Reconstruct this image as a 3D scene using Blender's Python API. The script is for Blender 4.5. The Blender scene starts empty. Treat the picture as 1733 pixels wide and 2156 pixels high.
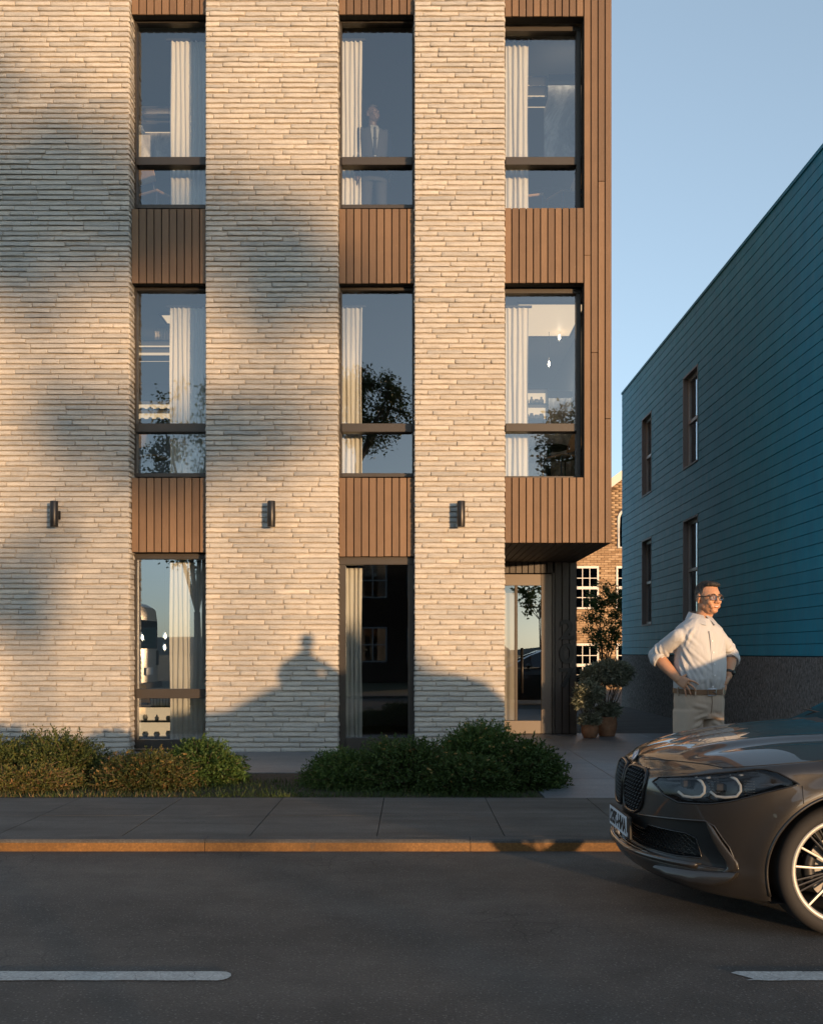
import bpy, bmesh, math, random
import numpy as np
from mathutils import Vector, Matrix, Euler

random.seed(7)
R = math.radians
SC = bpy.context.scene

# ------------------------------------------------------------------ camera
CAM_H = 1.35
FPX = 2200.0            # focal length in units of a 1733 px wide frame
HORIZON = 1374.0
CENTRE = 866.5
cam_d = bpy.data.cameras.new('camera')
cam_d.sensor_fit = 'HORIZONTAL'
cam_d.sensor_width = 36.0
cam_d.lens = FPX / 1733.0 * 36.0
cam_d.shift_y = (HORIZON - 1078.0) / 1733.0
cam_d.clip_start = 0.1
cam_d.clip_end = 6000
cam = bpy.data.objects.new('camera', cam_d)
cam.location = (0, 0, CAM_H)
cam.rotation_euler = (R(90), 0, 0)
SC.collection.objects.link(cam)
SC.camera = cam

# ------------------------------------------------------------------ sky and sun
SUN_AZ = 30.0           # degrees right of straight behind the camera
SUN_EL = 2.2
w = bpy.data.worlds.new('World')
SC.world = w
w.use_nodes = True
nt = w.node_tree
sky = nt.nodes.new('ShaderNodeTexSky')
sky.sky_type = 'NISHITA'
sky.sun_disc = False
sky.sun_elevation = R(SUN_EL)
sky.sun_rotation = R(180 - SUN_AZ)
sky.altitude = 50
sky.air_density = 0.6
sky.dust_density = 1.0
sky.ozone_density = 3.0
bg = nt.nodes['Background']
gm = nt.nodes.new('ShaderNodeGamma'); gm.inputs[1].default_value = 0.72
hs = nt.nodes.new('ShaderNodeHueSaturation'); hs.inputs['Saturation'].default_value = 0.62
nt.links.new(sky.outputs[0], gm.inputs[0]); nt.links.new(gm.outputs[0], hs.inputs['Color']); wbn = nt.nodes.new('ShaderNodeMix'); wbn.data_type = 'RGBA'; wbn.blend_type = 'MULTIPLY'; wbn.inputs[0].default_value = 1.0
wbn.inputs[7].default_value = (0.99, 1.03, 0.955, 1)
nt.links.new(hs.outputs[0], wbn.inputs[6]); nt.links.new(wbn.outputs[2], bg.inputs[0])
bg.inputs[1].default_value = 0.15

sun_d = bpy.data.lights.new('sun', 'SUN')
sun_d.energy = 1.35
sun_d.angle = R(0.9)
sun_d.color = (1.0, 0.62, 0.32)
sun = bpy.data.objects.new('sun', sun_d)
to_sun = Vector((math.sin(R(SUN_AZ)) * math.cos(R(SUN_EL)), -math.cos(R(SUN_AZ)) * math.cos(R(SUN_EL)), math.sin(R(SUN_EL))))
sun.rotation_euler = to_sun.to_track_quat('Z', 'Y').to_euler()
sun.location = to_sun * 60
SC.collection.objects.link(sun)

vs = SC.view_settings
vs.view_transform = 'Standard'
vs.look = 'None'
vs.gamma = 1.0
vs.use_curve_mapping = False
vs.exposure = 2.2
SC.cycles.max_bounces = 8
SC.cycles.transparent_max_bounces = 24
SC.cycles.caustics_reflective = False
SC.cycles.caustics_refractive = False
SC.cycles.use_denoising = True

# ------------------------------------------------------------------ helpers
def px(x, y, Y):
    """pixel of the 1733-wide frame seen at distance Y -> world X, Z"""
    return (x - CENTRE) * Y / FPX, CAM_H + (HORIZON - y) * Y / FPX

class MB:
    """collects shapes, builds them as one mesh object"""
    def __init__(s):
        s.v = []; s.f = []; s.m = []; s.smooth = False
    def add(s, verts, faces, mi=0):
        b = len(s.v)
        s.v.extend([tuple(p) for p in verts])
        s.f.extend([tuple(i + b for i in f) for f in faces])
        s.m.extend([mi] * len(faces))
        return s
    def box(s, x0, x1, y0, y1, z0, z1, mi=0):
        return s.add([(x0, y0, z0), (x1, y0, z0), (x1, y1, z0), (x0, y1, z0), (x0, y0, z1), (x1, y0, z1), (x1, y1, z1), (x0, y1, z1)],
                     [(0, 3, 2, 1), (4, 5, 6, 7), (0, 1, 5, 4), (1, 2, 6, 5), (2, 3, 7, 6), (3, 0, 4, 7)], mi)
    def bbox(s, x0, x1, y0, y1, z0, z1, b=0.004, mi=0):
        """box with chamfered edges"""
        bm = bmesh.new()
        bmesh.ops.create_cube(bm, size=1.0)
        for v in bm.verts:
            v.co = Vector(((x0 + x1) / 2 + v.co.x * (x1 - x0), (y0 + y1) / 2 + v.co.y * (y1 - y0), (z0 + z1) / 2 + v.co.z * (z1 - z0)))
        bmesh.ops.bevel(bm, geom=list(bm.edges), offset=b, segments=1, affect='EDGES', profile=0.5)
        bm.verts.index_update()
        s.add([v.co[:] for v in bm.verts], [[v.index for v in f.verts] for f in bm.faces], mi)
        bm.free()
        return s
    def tube(s, pts, r, n=8, cap=True, closed=False, mi=0):
        pts = [Vector(p) for p in pts]
        rs = r if isinstance(r, (list, tuple)) else [r] * len(pts)
        base = []; N = len(pts)
        prev = None
        for i, p in enumerate(pts):
            if closed:
                d = pts[(i + 1) % N] - pts[i - 1]
            else:
                d = pts[min(i + 1, N - 1)] - pts[max(i - 1, 0)]
            if d.length < 1e-9: d = Vector((0, 0, 1))
            d.normalize()
            if prev is None:
                a = d.orthogonal().normalized()
            else:
                a = prev - d * prev.dot(d)
                if a.length < 1e-6: a = d.orthogonal()
                a.normalize()
            prev = a
            b = d.cross(a)
            for k in range(n):
                t = 2 * math.pi * k / n
                base.append(p + (a * math.cos(t) + b * math.sin(t)) * rs[i])
        fs = []
        M = N if closed else N - 1
        for i in range(M):
            j = (i + 1) % N
            for k in range(n):
                l = (k + 1) % n
                fs.append((i * n + k, i * n + l, j * n + l, j * n + k))
        if cap and not closed:
            fs.append(tuple(reversed(range(n))))
            fs.append(tuple((N - 1) * n + k for k in range(n)))
        return s.add(base, fs, mi)
    def lathe(s, prof, n=24, c=(0, 0, 0), axis='z', cap=True, mi=0):
        vs_ = []
        for (r, h) in prof:
            for k in range(n):
                t = 2 * math.pi * k / n
                a, b = r * math.cos(t), r * math.sin(t)
                if axis == 'z': p = (c[0] + a, c[1] + b, c[2] + h)
                elif axis == 'y': p = (c[0] + a, c[1] + h, c[2] + b)
                else: p = (c[0] + h, c[1] + a, c[2] + b)
                vs_.append(p)
        fs = []
        for i in range(len(prof) - 1):
            for k in range(n):
                l = (k + 1) % n
                fs.append((i * n + k, i * n + l, (i + 1) * n + l, (i + 1) * n + k))
        if cap:
            fs.append(tuple(reversed(range(n))))
            fs.append(tuple((len(prof) - 1) * n + k for k in range(n)))
        return s.add(vs_, fs, mi)
    def ell(s, c, r, n=14, m=10, rot=None, mi=0):
        vs_ = []; fs = []
        c = Vector(c)
        for i in range(m + 1):
            th = math.pi * i / m
            for k in range(n):
                ph = 2 * math.pi * k / n
                p = Vector((r[0] * math.sin(th) * math.cos(ph), r[1] * math.sin(th) * math.sin(ph), r[2] * math.cos(th)))
                if rot is not None: p = rot @ p
                vs_.append(c + p)
        for i in range(m):
            for k in range(n):
                l = (k + 1) % n
                fs.append((i * n + k, (i + 1) * n + k, (i + 1) * n + l, i * n + l))
        return s.add(vs_, fs, mi)
    def loft(s, secs, n=20, cap=True, mi=0):
        """secs: (centre, u-vector, v-vector, exponent)"""
        vs_ = []; fs = []
        for (c, u, v, e) in secs:
            c, u, v = Vector(c), Vector(u), Vector(v)
            for k in range(n):
                t = 2 * math.pi * k / n
                ct, st = math.cos(t), math.sin(t)
                a = math.copysign(abs(ct) ** (2 / e), ct); b = math.copysign(abs(st) ** (2 / e), st)
                vs_.append(c + u * a + v * b)
        for i in range(len(secs) - 1):
            for k in range(n):
                l = (k + 1) % n
                fs.append((i * n + k, i * n + l, (i + 1) * n + l, (i + 1) * n + k))
        if cap:
            fs.append(tuple(reversed(range(n))))
            fs.append(tuple((len(secs) - 1) * n + k for k in range(n)))
        return s.add(vs_, fs, mi)
    def prism(s, poly, y0, y1, mi=0):
        """polygon of (x,z) extruded along y"""
        n = len(poly)
        vs_ = [(x, y0, z) for x, z in poly] + [(x, y1, z) for x, z in poly]
        fs = [tuple(range(n)), tuple(reversed(range(n, 2 * n)))] + [(i, n + i, n + (i + 1) % n, (i + 1) % n) for i in range(n)]
        return s.add(vs_, fs, mi)
    def xform(s, M):
        s.v = [tuple(M @ Vector(p)) for p in s.v]
        return s
    def mesh(s, name):
        me = bpy.data.meshes.new(name)
        me.from_pydata(s.v, [], s.f)
        me.polygons.foreach_set('material_index', s.m)
        me.update()
        return me
    def build(s, name, mats, parent=None, smooth=False, fix=False, angle=None):
        me = s.mesh(name)
        if fix:
            bm = bmesh.new(); bm.from_mesh(me)
            bmesh.ops.recalc_face_normals(bm, faces=bm.faces)
            bm.to_mesh(me); bm.free()
        return link(name, me, mats, parent, smooth, angle)

def link(name, me, mats, parent=None, smooth=False, angle=None):
    if mats is not None:
        for m in (mats if isinstance(mats, (list, tuple)) else [mats]):
            me.materials.append(M_[m] if isinstance(m, str) else m)
    if smooth:
        me.polygons.foreach_set('use_smooth', [True] * len(me.polygons))
        if angle is not None:
            try: me.set_sharp_from_angle(angle=R(angle))
            except Exception: pass
    o = bpy.data.objects.new(name, me)
    SC.collection.objects.link(o)
    if parent is not None: o.parent = parent
    return o

def empty(name, loc=(0, 0, 0), rz=0.0):
    o = bpy.data.objects.new(name, None)
    o.location = loc; o.rotation_euler = (0, 0, rz)
    o.empty_display_size = 0.2
    SC.collection.objects.link(o)
    return o

def tag(o, label=None, cat=None, group=None, kind=None):
    if label: o['label'] = label
    if cat: o['category'] = cat
    if group: o['group'] = group
    if kind: o['kind'] = kind
    return o

def copy_tree(o, parent=None):
    c = o.copy(); SC.collection.objects.link(c); c.parent = parent
    for ch in list(o.children): copy_tree(ch, c)
    return c

def np_mesh(name, V, F, tone=None, extra=None):
    """numpy arrays -> mesh; F (n,k) index array of equal polygons"""
    V = np.asarray(V, dtype=np.float32); F = np.asarray(F, dtype=np.int32)
    me = bpy.data.meshes.new(name)
    me.vertices.add(len(V)); me.vertices.foreach_set('co', V.ravel())
    k = F.shape[1]
    me.loops.add(F.size); me.loops.foreach_set('vertex_index', F.ravel())
    me.polygons.add(len(F))
    me.polygons.foreach_set('loop_start', np.arange(0, F.size, k, dtype=np.int32))
    me.polygons.foreach_set('loop_total', np.full(len(F), k, dtype=np.int32))
    me.update(calc_edges=True)
    if tone is not None:
        a = me.attributes.new('tone', 'FLOAT', 'POINT')
        a.data.foreach_set('value', np.asarray(tone, dtype=np.float32))
    me.validate()
    return me

def baked(name, mb, voxel, smooth_iter=4, mats=None, parent=None, fac=0.5):
    """union of closed shapes through a voxel remesh: one continuous skin"""
    me = mb.mesh(name + '_src')
    bm = bmesh.new(); bm.from_mesh(me)
    bmesh.ops.recalc_face_normals(bm, faces=bm.faces)
    bm.to_mesh(me); bm.free()
    o = bpy.data.objects.new(name + '_tmp', me); SC.collection.objects.link(o)
    md = o.modifiers.new('r', 'REMESH'); md.mode = 'VOXEL'; md.voxel_size = voxel
    if smooth_iter:
        sm = o.modifiers.new('s', 'SMOOTH'); sm.iterations = smooth_iter; sm.factor = fac
    dg = bpy.context.evaluated_depsgraph_get()
    res = bpy.data.meshes.new_from_object(o.evaluated_get(dg))
    bpy.data.objects.remove(o); bpy.data.meshes.remove(me)
    res.name = name
    res.materials.clear()
    if mats is None: return res
    return link(name, res, mats, parent, True)

def text_mesh(txt, size, depth, bold=0.0, align='CENTER'):
    cu = bpy.data.curves.new('t', 'FONT')
    cu.body = txt; cu.size = size; cu.extrude = depth; cu.offset = bold
    cu.align_x = align; cu.align_y = 'CENTER'
    o = bpy.data.objects.new('t', cu); SC.collection.objects.link(o)
    dg = bpy.context.evaluated_depsgraph_get()
    me = bpy.data.meshes.new_from_object(o.evaluated_get(dg))
    bpy.data.objects.remove(o); bpy.data.curves.remove(cu)
    me.materials.clear()
    return me

# ------------------------------------------------------------------ materials
M_ = {}
def mat(name, col=(0.5, 0.5, 0.5), rough=0.6, metal=0.0, **kw):
    m = bpy.data.materials.new(name); m.use_nodes = True
    b = m.node_tree.nodes['Principled BSDF']
    b.inputs['Base Color'].default_value = (*col, 1)
    b.inputs['Roughness'].default_value = rough
    b.inputs['Metallic'].default_value = metal
    for k, v in kw.items():
        b.inputs[k].default_value = v
    M_[name] = m
    return m, m.node_tree, b

def N(nt, t, **kw):
    n = nt.nodes.new('ShaderNode' + t)
    for k, v in kw.items():
        if k in n.inputs: n.inputs[k].default_value = v
        else: setattr(n, k, v)
    return n

def noise(nt, scale, detail=4, rough=0.55, vec=None, stretch=None, dist=0.0):
    n = N(nt, 'TexNoise')
    n.inputs['Scale'].default_value = scale; n.inputs['Detail'].default_value = detail
    n.inputs['Roughness'].default_value = rough; n.inputs['Distortion'].default_value = dist
    if vec is None:
        vec = N(nt, 'TexCoord').outputs['Object']
    if stretch:
        mp = N(nt, 'Mapping'); mp.inputs['Scale'].default_value = stretch
        nt.links.new(vec, mp.inputs['Vector']); vec = mp.outputs[0]
    nt.links.new(vec, n.inputs['Vector'])
    return n

def ramp(nt, src, stops):
    r = N(nt, 'ValToRGB')
    el = r.color_ramp.elements
    while len(el) < len(stops): el.new(0.5)
    for e, (p, c) in zip(el, stops):
        e.position = p; e.color = (*c, 1) if len(c) == 3 else c
    nt.links.new(src, r.inputs[0])
    return r

def bump(nt, bsdf, h, strength=0.4, dist=0.01, prev=None):
    b = N(nt, 'Bump'); b.inputs['Strength'].default_value = strength; b.inputs['Distance'].default_value = dist
    nt.links.new(h, b.inputs['Height'])
    if prev is not None: nt.links.new(prev.outputs[0], b.inputs['Normal'])
    nt.links.new(b.outputs[0], bsdf.inputs['Normal'])
    return b

def mixc(nt, fac, a, b, mode='MIX'):
    m = N(nt, 'Mix'); m.data_type = 'RGBA'; m.blend_type = mode
    for i, v in ((0, fac), (6, a), (7, b)):
        if hasattr(v, 'is_linked'): nt.links.new(v, m.inputs[i])
        elif i == 0: m.inputs[0].default_value = v
        else: m.inputs[i].default_value = (*v, 1)
    return m.outputs[2]

def world_pos(nt):
    return N(nt, 'NewGeometry').outputs['Position']

# brick: pale grey-beige clay, tone per brick, mottled face
def brick_like(name, c0, c1, c2, bump_s=0.5):
    m, t, b = mat(name, rough=0.92)
    at = N(t, 'Attribute'); at.attribute_name = 'tone'
    r = ramp(t, at.outputs['Fac'], [(0.0, c0), (0.5, c1), (1.0, c2)])
    P = world_pos(t)
    n1 = noise(t, 9, 5, 0.6, P, (0.6, 1, 2.2))
    c = mixc(t, 0.35, r.outputs[0], ramp(t, n1.outputs['Fac'], [(0.3, (0.55, 0.55, 0.55)), (0.7, (1.25, 1.22, 1.18))]).outputs[0], 'MULTIPLY')
    n2 = noise(t, 55, 6, 0.7, P)
    c2_ = mixc(t, 0.28, c, ramp(t, n2.outputs['Fac'], [(0.32, (0.35, 0.34, 0.33)), (0.5, (1, 1, 1)), (0.75, (1.2, 1.18, 1.15))]).outputs[0], 'MULTIPLY')
    t.links.new(c2_, b.inputs['Base Color'])
    n3 = noise(t, 70, 6, 0.75, P, (0.7, 1, 1.4))
    n4 = noise(t, 260, 3, 0.6, P)
    b1 = bump(t, b, n3.outputs['Fac'], bump_s, 0.016)
    bump(t, b, n4.outputs['Fac'], 0.35, 0.004, b1)
    b.inputs['Specular IOR Level'].default_value = 0.2
    return m
brick_like('brick', (0.38, 0.375, 0.36), (0.49, 0.465, 0.425), (0.58, 0.535, 0.47))
m, t, b = mat('mortar', (0.42, 0.36, 0.29), 0.95)
P = world_pos(t)
n1 = noise(t, 45, 6, 0.75, P); n2 = noise(t, 3, 3, 0.5, P)
c = mixc(t, 0.6, (0.49, 0.435, 0.365), ramp(t, n1.outputs['Fac'], [(0.3, (0.45, 0.43, 0.40)), (0.55, (1.0, 1.0, 1.0)), (0.7, (1.2, 1.2, 1.2))]).outputs[0], 'MULTIPLY')
t.links.new(c, b.inputs['Base Color']); bump(t, b, n1.outputs['Fac'], 0.9, 0.02)

# wood boards: tone per board through object random
def wood(name, c0, c1, rough=0.62, axis=(14, 14, 0.7)):
    m, t, b = mat(name, rough=rough)
    oi = N(t, 'ObjectInfo')
    P = world_pos(t)
    n1 = noise(t, 6, 6, 0.65, P, axis, 0.4)
    n2 = noise(t, 1.3, 4, 0.6, P)
    f = N(t, 'Math', operation='MULTIPLY_ADD'); f.inputs[1].default_value = 0.45; 
    t.links.new(oi.outputs['Random'], f.inputs[0]); 
    g = N(t, 'Math', operation='MULTIPLY'); g.inputs[1].default_value = 0.6
    t.links.new(n1.outputs['Fac'], g.inputs[0]); t.links.new(g.outputs[0], f.inputs[2])
    r = ramp(t, f.outputs[0], [(0.12, c0), (0.85, c1)])
    c = mixc(t, 0.35, r.outputs[0], ramp(t, n2.outputs['Fac'], [(0.35, (0.6, 0.6, 0.6)), (0.7, (1.15, 1.15, 1.15))]).outputs[0], 'MULTIPLY')
    n5 = noise(t, 34, 2, 0.5, P)
    c = mixc(t, ramp(t, n5.outputs['Fac'], [(0.74, (0, 0, 0)), (0.80, (0.5, 0.5, 0.5))]).outputs[0], c, (0.42, 0.33, 0.26))
    t.links.new(c, b.inputs['Base Color'])
    n3 = noise(t, 30, 5, 0.7, P, axis)
    bump(t, b, n3.outputs['Fac'], 0.25, 0.004)
    return m
wood('wood_cladding', (0.105, 0.060, 0.032), (0.215, 0.127, 0.068))
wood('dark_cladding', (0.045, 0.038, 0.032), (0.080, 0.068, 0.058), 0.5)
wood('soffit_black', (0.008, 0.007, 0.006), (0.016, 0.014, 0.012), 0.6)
wood('tan_siding', (0.20, 0.145, 0.10), (0.28, 0.20, 0.14), 0.7, (0.7, 0.7, 14))
mat('gap_black', (0.008, 0.007, 0.006), 0.9)
m, t, b = mat('frame_metal', (0.055, 0.047, 0.040), 0.42, 0.35)
n1 = noise(t, 220, 2, 0.5, world_pos(t)); bump(t, b, n1.outputs['Fac'], 0.06, 0.001)
m, t, b = mat('door_metal', (0.155, 0.132, 0.112), 0.42, 0.25)
mat('lamp_metal', (0.045, 0.042, 0.040), 0.38, 0.7)
mat('numeral_black', (0.004, 0.004, 0.004), 0.5, 0.0)

# glazing: clear pane with a mirror coat
def glazing(name, base=0.22, tint=(0.88, 0.92, 0.93), refl=(0.9, 0.95, 1.0), k=1.2):
    m = bpy.data.materials.new(name); m.use_nodes = True; t = m.node_tree
    for n in list(t.nodes): t.nodes.remove(n)
    out = N(t, 'OutputMaterial'); tr = N(t, 'BsdfTransparent'); gl = N(t, 'BsdfGlossy'); mx = N(t, 'MixShader')
    tr.inputs[0].default_value = (*tint, 1); gl.inputs[0].default_value = (*refl, 1); gl.inputs['Roughness'].default_value = 0.0
    fr = N(t, 'Fresnel'); fr.inputs['IOR'].default_value = 1.5
    a = N(t, 'Math', operation='MULTIPLY_ADD'); a.inputs[1].default_value = k; a.inputs[2].default_value = base
    a.use_clamp = True
    t.links.new(fr.outputs[0], a.inputs[0]); t.links.new(a.outputs[0], mx.inputs[0])
    t.links.new(tr.outputs[0], mx.inputs[1]); t.links.new(gl.outputs[0], mx.inputs[2]); t.links.new(mx.outputs[0], out.inputs[0])
    M_[name] = m
glazing('window_glass', 0.13)
glazing('street_glass', 0.24)
glazing('door_glass', 0.20, (0.45, 0.45, 0.45))
glazing('dark_glass', 0.10, (0.10, 0.105, 0.11))
glazing('clear_lens', 0.0, (0.97, 0.97, 0.97), k=0.7)

# ground surfaces
def ground_mat(name, c0, c1, sc=6, fine=180, rough=0.85, bs=0.5, bd=0.006, spec=0.4):
    m, t, b = mat(name, rough=rough)
    P = world_pos(t)
    n1 = noise(t, sc, 6, 0.65, P); n2 = noise(t, sc * 0.13, 4, 0.6, P, (1, 2.2, 1)); n3 = noise(t, fine, 3, 0.6, P)
    c = ramp(t, n1.outputs['Fac'], [(0.3, c0), (0.7, c1)]).outputs[0]
    c = mixc(t, 0.6, c, ramp(t, n2.outputs['Fac'], [(0.3, (0.62, 0.62, 0.62)), (0.7, (1.25, 1.25, 1.25))]).outputs[0], 'MULTIPLY')
    c = mixc(t, 0.55, c, ramp(t, n3.outputs['Fac'], [(0.3, (0.45, 0.45, 0.45)), (0.55, (1, 1, 1)), (0.78, (2.0, 2.0, 2.0))]).outputs[0], 'MULTIPLY')
    b.inputs['Specular IOR Level'].default_value = spec
    bump(t, b, n3.outputs['Fac'], bs, bd)
    return m, t, b, c, P
m, t, b, c, P = ground_mat('asphalt', (0.062, 0.058, 0.053), (0.098, 0.090, 0.082), 3.0, 85, 0.8, 0.9, 0.010)
stn = noise(t, 0.35, 5, 0.65, P, (0.5, 1.6, 1))
c = mixc(t, 0.7, c, ramp(t, stn.outputs['Fac'], [(0.35, (0.52, 0.52, 0.53)), (0.6, (1.2, 1.19, 1.17))]).outputs[0], 'MULTIPLY')
agg = N(t, 'TexVoronoi'); agg.inputs['Scale'].default_value = 48
t.links.new(P, agg.inputs['Vector'])
c = mixc(t, ramp(t, agg.outputs['Distance'], [(0.12, (0.8, 0.8, 0.8)), (0.26, (0, 0, 0))]).outputs[0], c, (0.17, 0.16, 0.15))
# fine craze cracks
wv = noise(t, 2.2, 4, 0.6, P)
vm = mixc(t, 0.12, P, wv.outputs['Color'])
vo = N(t, 'TexVoronoi', feature='DISTANCE_TO_EDGE'); vo.inputs['Scale'].default_value = 7.5
t.links.new(vm, vo.inputs['Vector'])
pn = noise(t, 0.55, 3, 0.6, P)
cr = ramp(t, vo.outputs['Distance'], [(0.0, (0.35, 0.35, 0.35)), (0.035, (1, 1, 1))]).outputs[0]
msk = ramp(t, pn.outputs['Fac'], [(0.50, (0, 0, 0)), (0.62, (1, 1, 1))]).outputs[0]
cc = mixc(t, msk, (1, 1, 1), cr)
t.links.new(mixc(t, 0.9, c, cc, 'MULTIPLY'), b.inputs['Base Color'])
m, t, b, c, P = ground_mat('concrete', (0.080, 0.076, 0.071), (0.108, 0.102, 0.095), 5.0, 90, 0.82, 0.25, 0.003)
sp_ = noise(t, 16, 3, 0.6, P)
c = mixc(t, ramp(t, sp_.outputs['Fac'], [(0.66, (0, 0, 0)), (0.72, (0.6, 0.6, 0.6))]).outputs[0], c, (0.035, 0.033, 0.03))
st = noise(t, 1.6, 5, 0.7, P, (0.35, 2.6, 1))
c = mixc(t, 0.7, c, ramp(t, st.outputs['Fac'], [(0.36, (0.6, 0.58, 0.55)), (0.6, (1.1, 1.1, 1.1))]).outputs[0], 'MULTIPLY')
t.links.new(c, b.inputs['Base Color'])
m, t, b, c, P = ground_mat('path_stone', (0.14, 0.152, 0.168), (0.18, 0.193, 0.21), 4.0, 60, 0.42, 0.12, 0.002)
st = noise(t, 2.2, 5, 0.7, P, (0.35, 2.6, 1))
c = mixc(t, 0.4, c, ramp(t, st.outputs['Fac'], [(0.36, (0.65, 0.65, 0.66)), (0.6, (1.1, 1.1, 1.1))]).outputs[0], 'MULTIPLY')
t.links.new(c, b.inputs['Base Color'])
m, t, b, c, P = ground_mat('kerb_stone', (0.065, 0.062, 0.059), (0.088, 0.084, 0.08), 8, 90, 0.8)
t.links.new(c, b.inputs['Base Color'])
m, t, b, c, P = ground_mat('kerb_paint', (0.165, 0.080, 0.022), (0.205, 0.102, 0.03), 9, 70, 0.6, 0.3, 0.003)
ch = noise(t, 7, 6, 0.7, P, (1, 1, 0.6))
c = mixc(t, ramp(t, ch.outputs['Fac'], [(0.63, (0, 0, 0)), (0.70, (1, 1, 1))]).outputs[0], c, (0.10, 0.07, 0.045))
t.links.new(c, b.inputs['Base Color'])
m, t, b, c, P = ground_mat('road_paint', (0.36, 0.385, 0.385), (0.45, 0.475, 0.47), 6, 90, 0.6, 0.3, 0.003)
wv = noise(t, 3.0, 4, 0.6, P); vm = mixc(t, 0.10, P, wv.outputs['Color'])
vo = N(t, 'TexVoronoi', feature='DISTANCE_TO_EDGE'); vo.inputs['Scale'].default_value = 9
t.links.new(vm, vo.inputs['Vector'])
c = mixc(t, ramp(t, vo.outputs['Distance'], [(0.0, (0.7, 0.7, 0.7)), (0.018, (0, 0, 0))]).outputs[0], c, (0.12, 0.12, 0.12))
wr = noise(t, 14, 6, 0.75, P)
c = mixc(t, ramp(t, wr.outputs['Fac'], [(0.62, (0, 0, 0)), (0.68, (1, 1, 1))]).outputs[0], c, (0.09, 0.09, 0.09))
t.links.new(c, b.inputs['Base Color'])
m, t, b, c, P = ground_mat('soil', (0.035, 0.028, 0.02), (0.06, 0.048, 0.034), 12, 60, 0.95, 0.8, 0.02)
t.links.new(c, b.inputs['Base Color'])
m, t, b, c, P = ground_mat('terrain', (0.045, 0.052, 0.026), (0.075, 0.08, 0.042), 0.4, 8, 0.95)
t.links.new(c, b.inputs['Base Color'])
mat('hill_green', (0.05, 0.055, 0.045), 0.95)

# blue siding house
m, t, b = mat('blue_siding', rough=0.42)
b.inputs['Specular IOR Level'].default_value = 0.22
P = world_pos(t)
n1 = noise(t, 2.2, 6, 0.7, P, (1, 1.6, 0.6)); n2 = noise(t, 9, 5, 0.7, P, (1, 3.0, 0.5))
oi = N(t, 'ObjectInfo')
c = ramp(t, n1.outputs['Fac'], [(0.25, (0.014, 0.205, 0.315)), (0.6, (0.020, 0.262, 0.385)), (0.85, (0.080, 0.290, 0.385))]).outputs[0]
c = mixc(t, 0.5, c, ramp(t, n2.outputs['Fac'], [(0.3, (0.68, 0.70, 0.72)), (0.7, (1.22, 1.2, 1.2))]).outputs[0], 'MULTIPLY')
c = mixc(t, 0.22, c, ramp(t, oi.outputs['Random'], [(0, (0.75, 0.75, 0.75)), (1, (1.25, 1.25, 1.25))]).outputs[0], 'MULTIPLY')
t.links.new(c, b.inputs['Base Color'])
t.links.new(ramp(t, n2.outputs['Fac'], [(0.3, (0.42,) * 3), (0.7, (0.66,) * 3)]).outputs[0], b.inputs['Roughness'])
bump(t, b, n2.outputs['Fac'], 0.12, 0.004)
m, t, b = mat('stucco_dark', rough=0.95)
n1 = noise(t, 15, 6, 0.8, world_pos(t), (1, 1.6, 1.0)); n2 = noise(t, 1.5, 3, 0.6, world_pos(t))
c = ramp(t, n1.outputs['Fac'], [(0.34, (0.05, 0.048, 0.045)), (0.62, (0.38, 0.36, 0.34))]).outputs[0]
t.links.new(c, b.inputs['Base Color']); bump(t, b, n1.outputs['Fac'], 1.0, 0.05)
mat('groove_blue', (0.006, 0.05, 0.075), 0.8)
mat('reveal_grey', (0.30, 0.27, 0.25), 0.6)
mat('white_paint', (0.72, 0.71, 0.68), 0.45)
mat('dark_interior', (0.02, 0.02, 0.022), 0.8)
brick_like('tan_brick', (0.29, 0.19, 0.11), (0.41, 0.285, 0.175), (0.51, 0.37, 0.24), 0.3)
mat('tan_mortar', (0.10, 0.065, 0.04), 0.95)
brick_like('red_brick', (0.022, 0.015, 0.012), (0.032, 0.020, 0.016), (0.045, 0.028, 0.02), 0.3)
mat('roof_slate', (0.05, 0.05, 0.055), 0.8)
mat('roof_trim', (0.66, 0.60, 0.52), 0.6)

# foliage, tone per leaf
def leaf_mat(name, stops, rough=0.55, trans=0.25):
    m, t, b = mat(name, rough=rough)
    at = N(t, 'Attribute'); at.attribute_name = 'tone'
    r = ramp(t, at.outputs['Fac'], stops)
    t.links.new(r.outputs[0], b.inputs['Base Color'])
    b.inputs['Specular IOR Level'].default_value = 0.25
    out = t.nodes['Material Output']
    tl = N(t, 'BsdfTranslucent'); t.links.new(r.outputs[0], tl.inputs[0])
    mx = N(t, 'MixShader'); mx.inputs[0].default_value = trans
    t.links.new(b.outputs[0], mx.inputs[1]); t.links.new(tl.outputs[0], mx.inputs[2]); t.links.new(mx.outputs[0], out.inputs[0])
leaf_mat('leaf_green', [(0, (0.036, 0.070, 0.018)), (0.5, (0.070, 0.125, 0.030)), (0.85, (0.12, 0.17, 0.045)), (1.0, (0.17, 0.15, 0.05))])
leaf_mat('leaf_dark', [(0, (0.028, 0.052, 0.014)), (0.6, (0.060, 0.10, 0.026)), (1.0, (0.10, 0.14, 0.04))])
leaf_mat('leaf_rust', [(0, (0.045, 0.066, 0.018)), (0.45, (0.085, 0.108, 0.030)), (0.8, (0.14, 0.125, 0.042)), (1.0, (0.27, 0.15, 0.065))])
leaf_mat('leaf_grey', [(0, (0.15, 0.18, 0.125)), (0.6, (0.27, 0.29, 0.21)), (1.0, (0.42, 0.43, 0.34))])
leaf_mat('leaf_tree', [(0, (0.045, 0.075, 0.018)), (0.6, (0.09, 0.135, 0.035)), (1.0, (0.15, 0.16, 0.05))])
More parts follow.
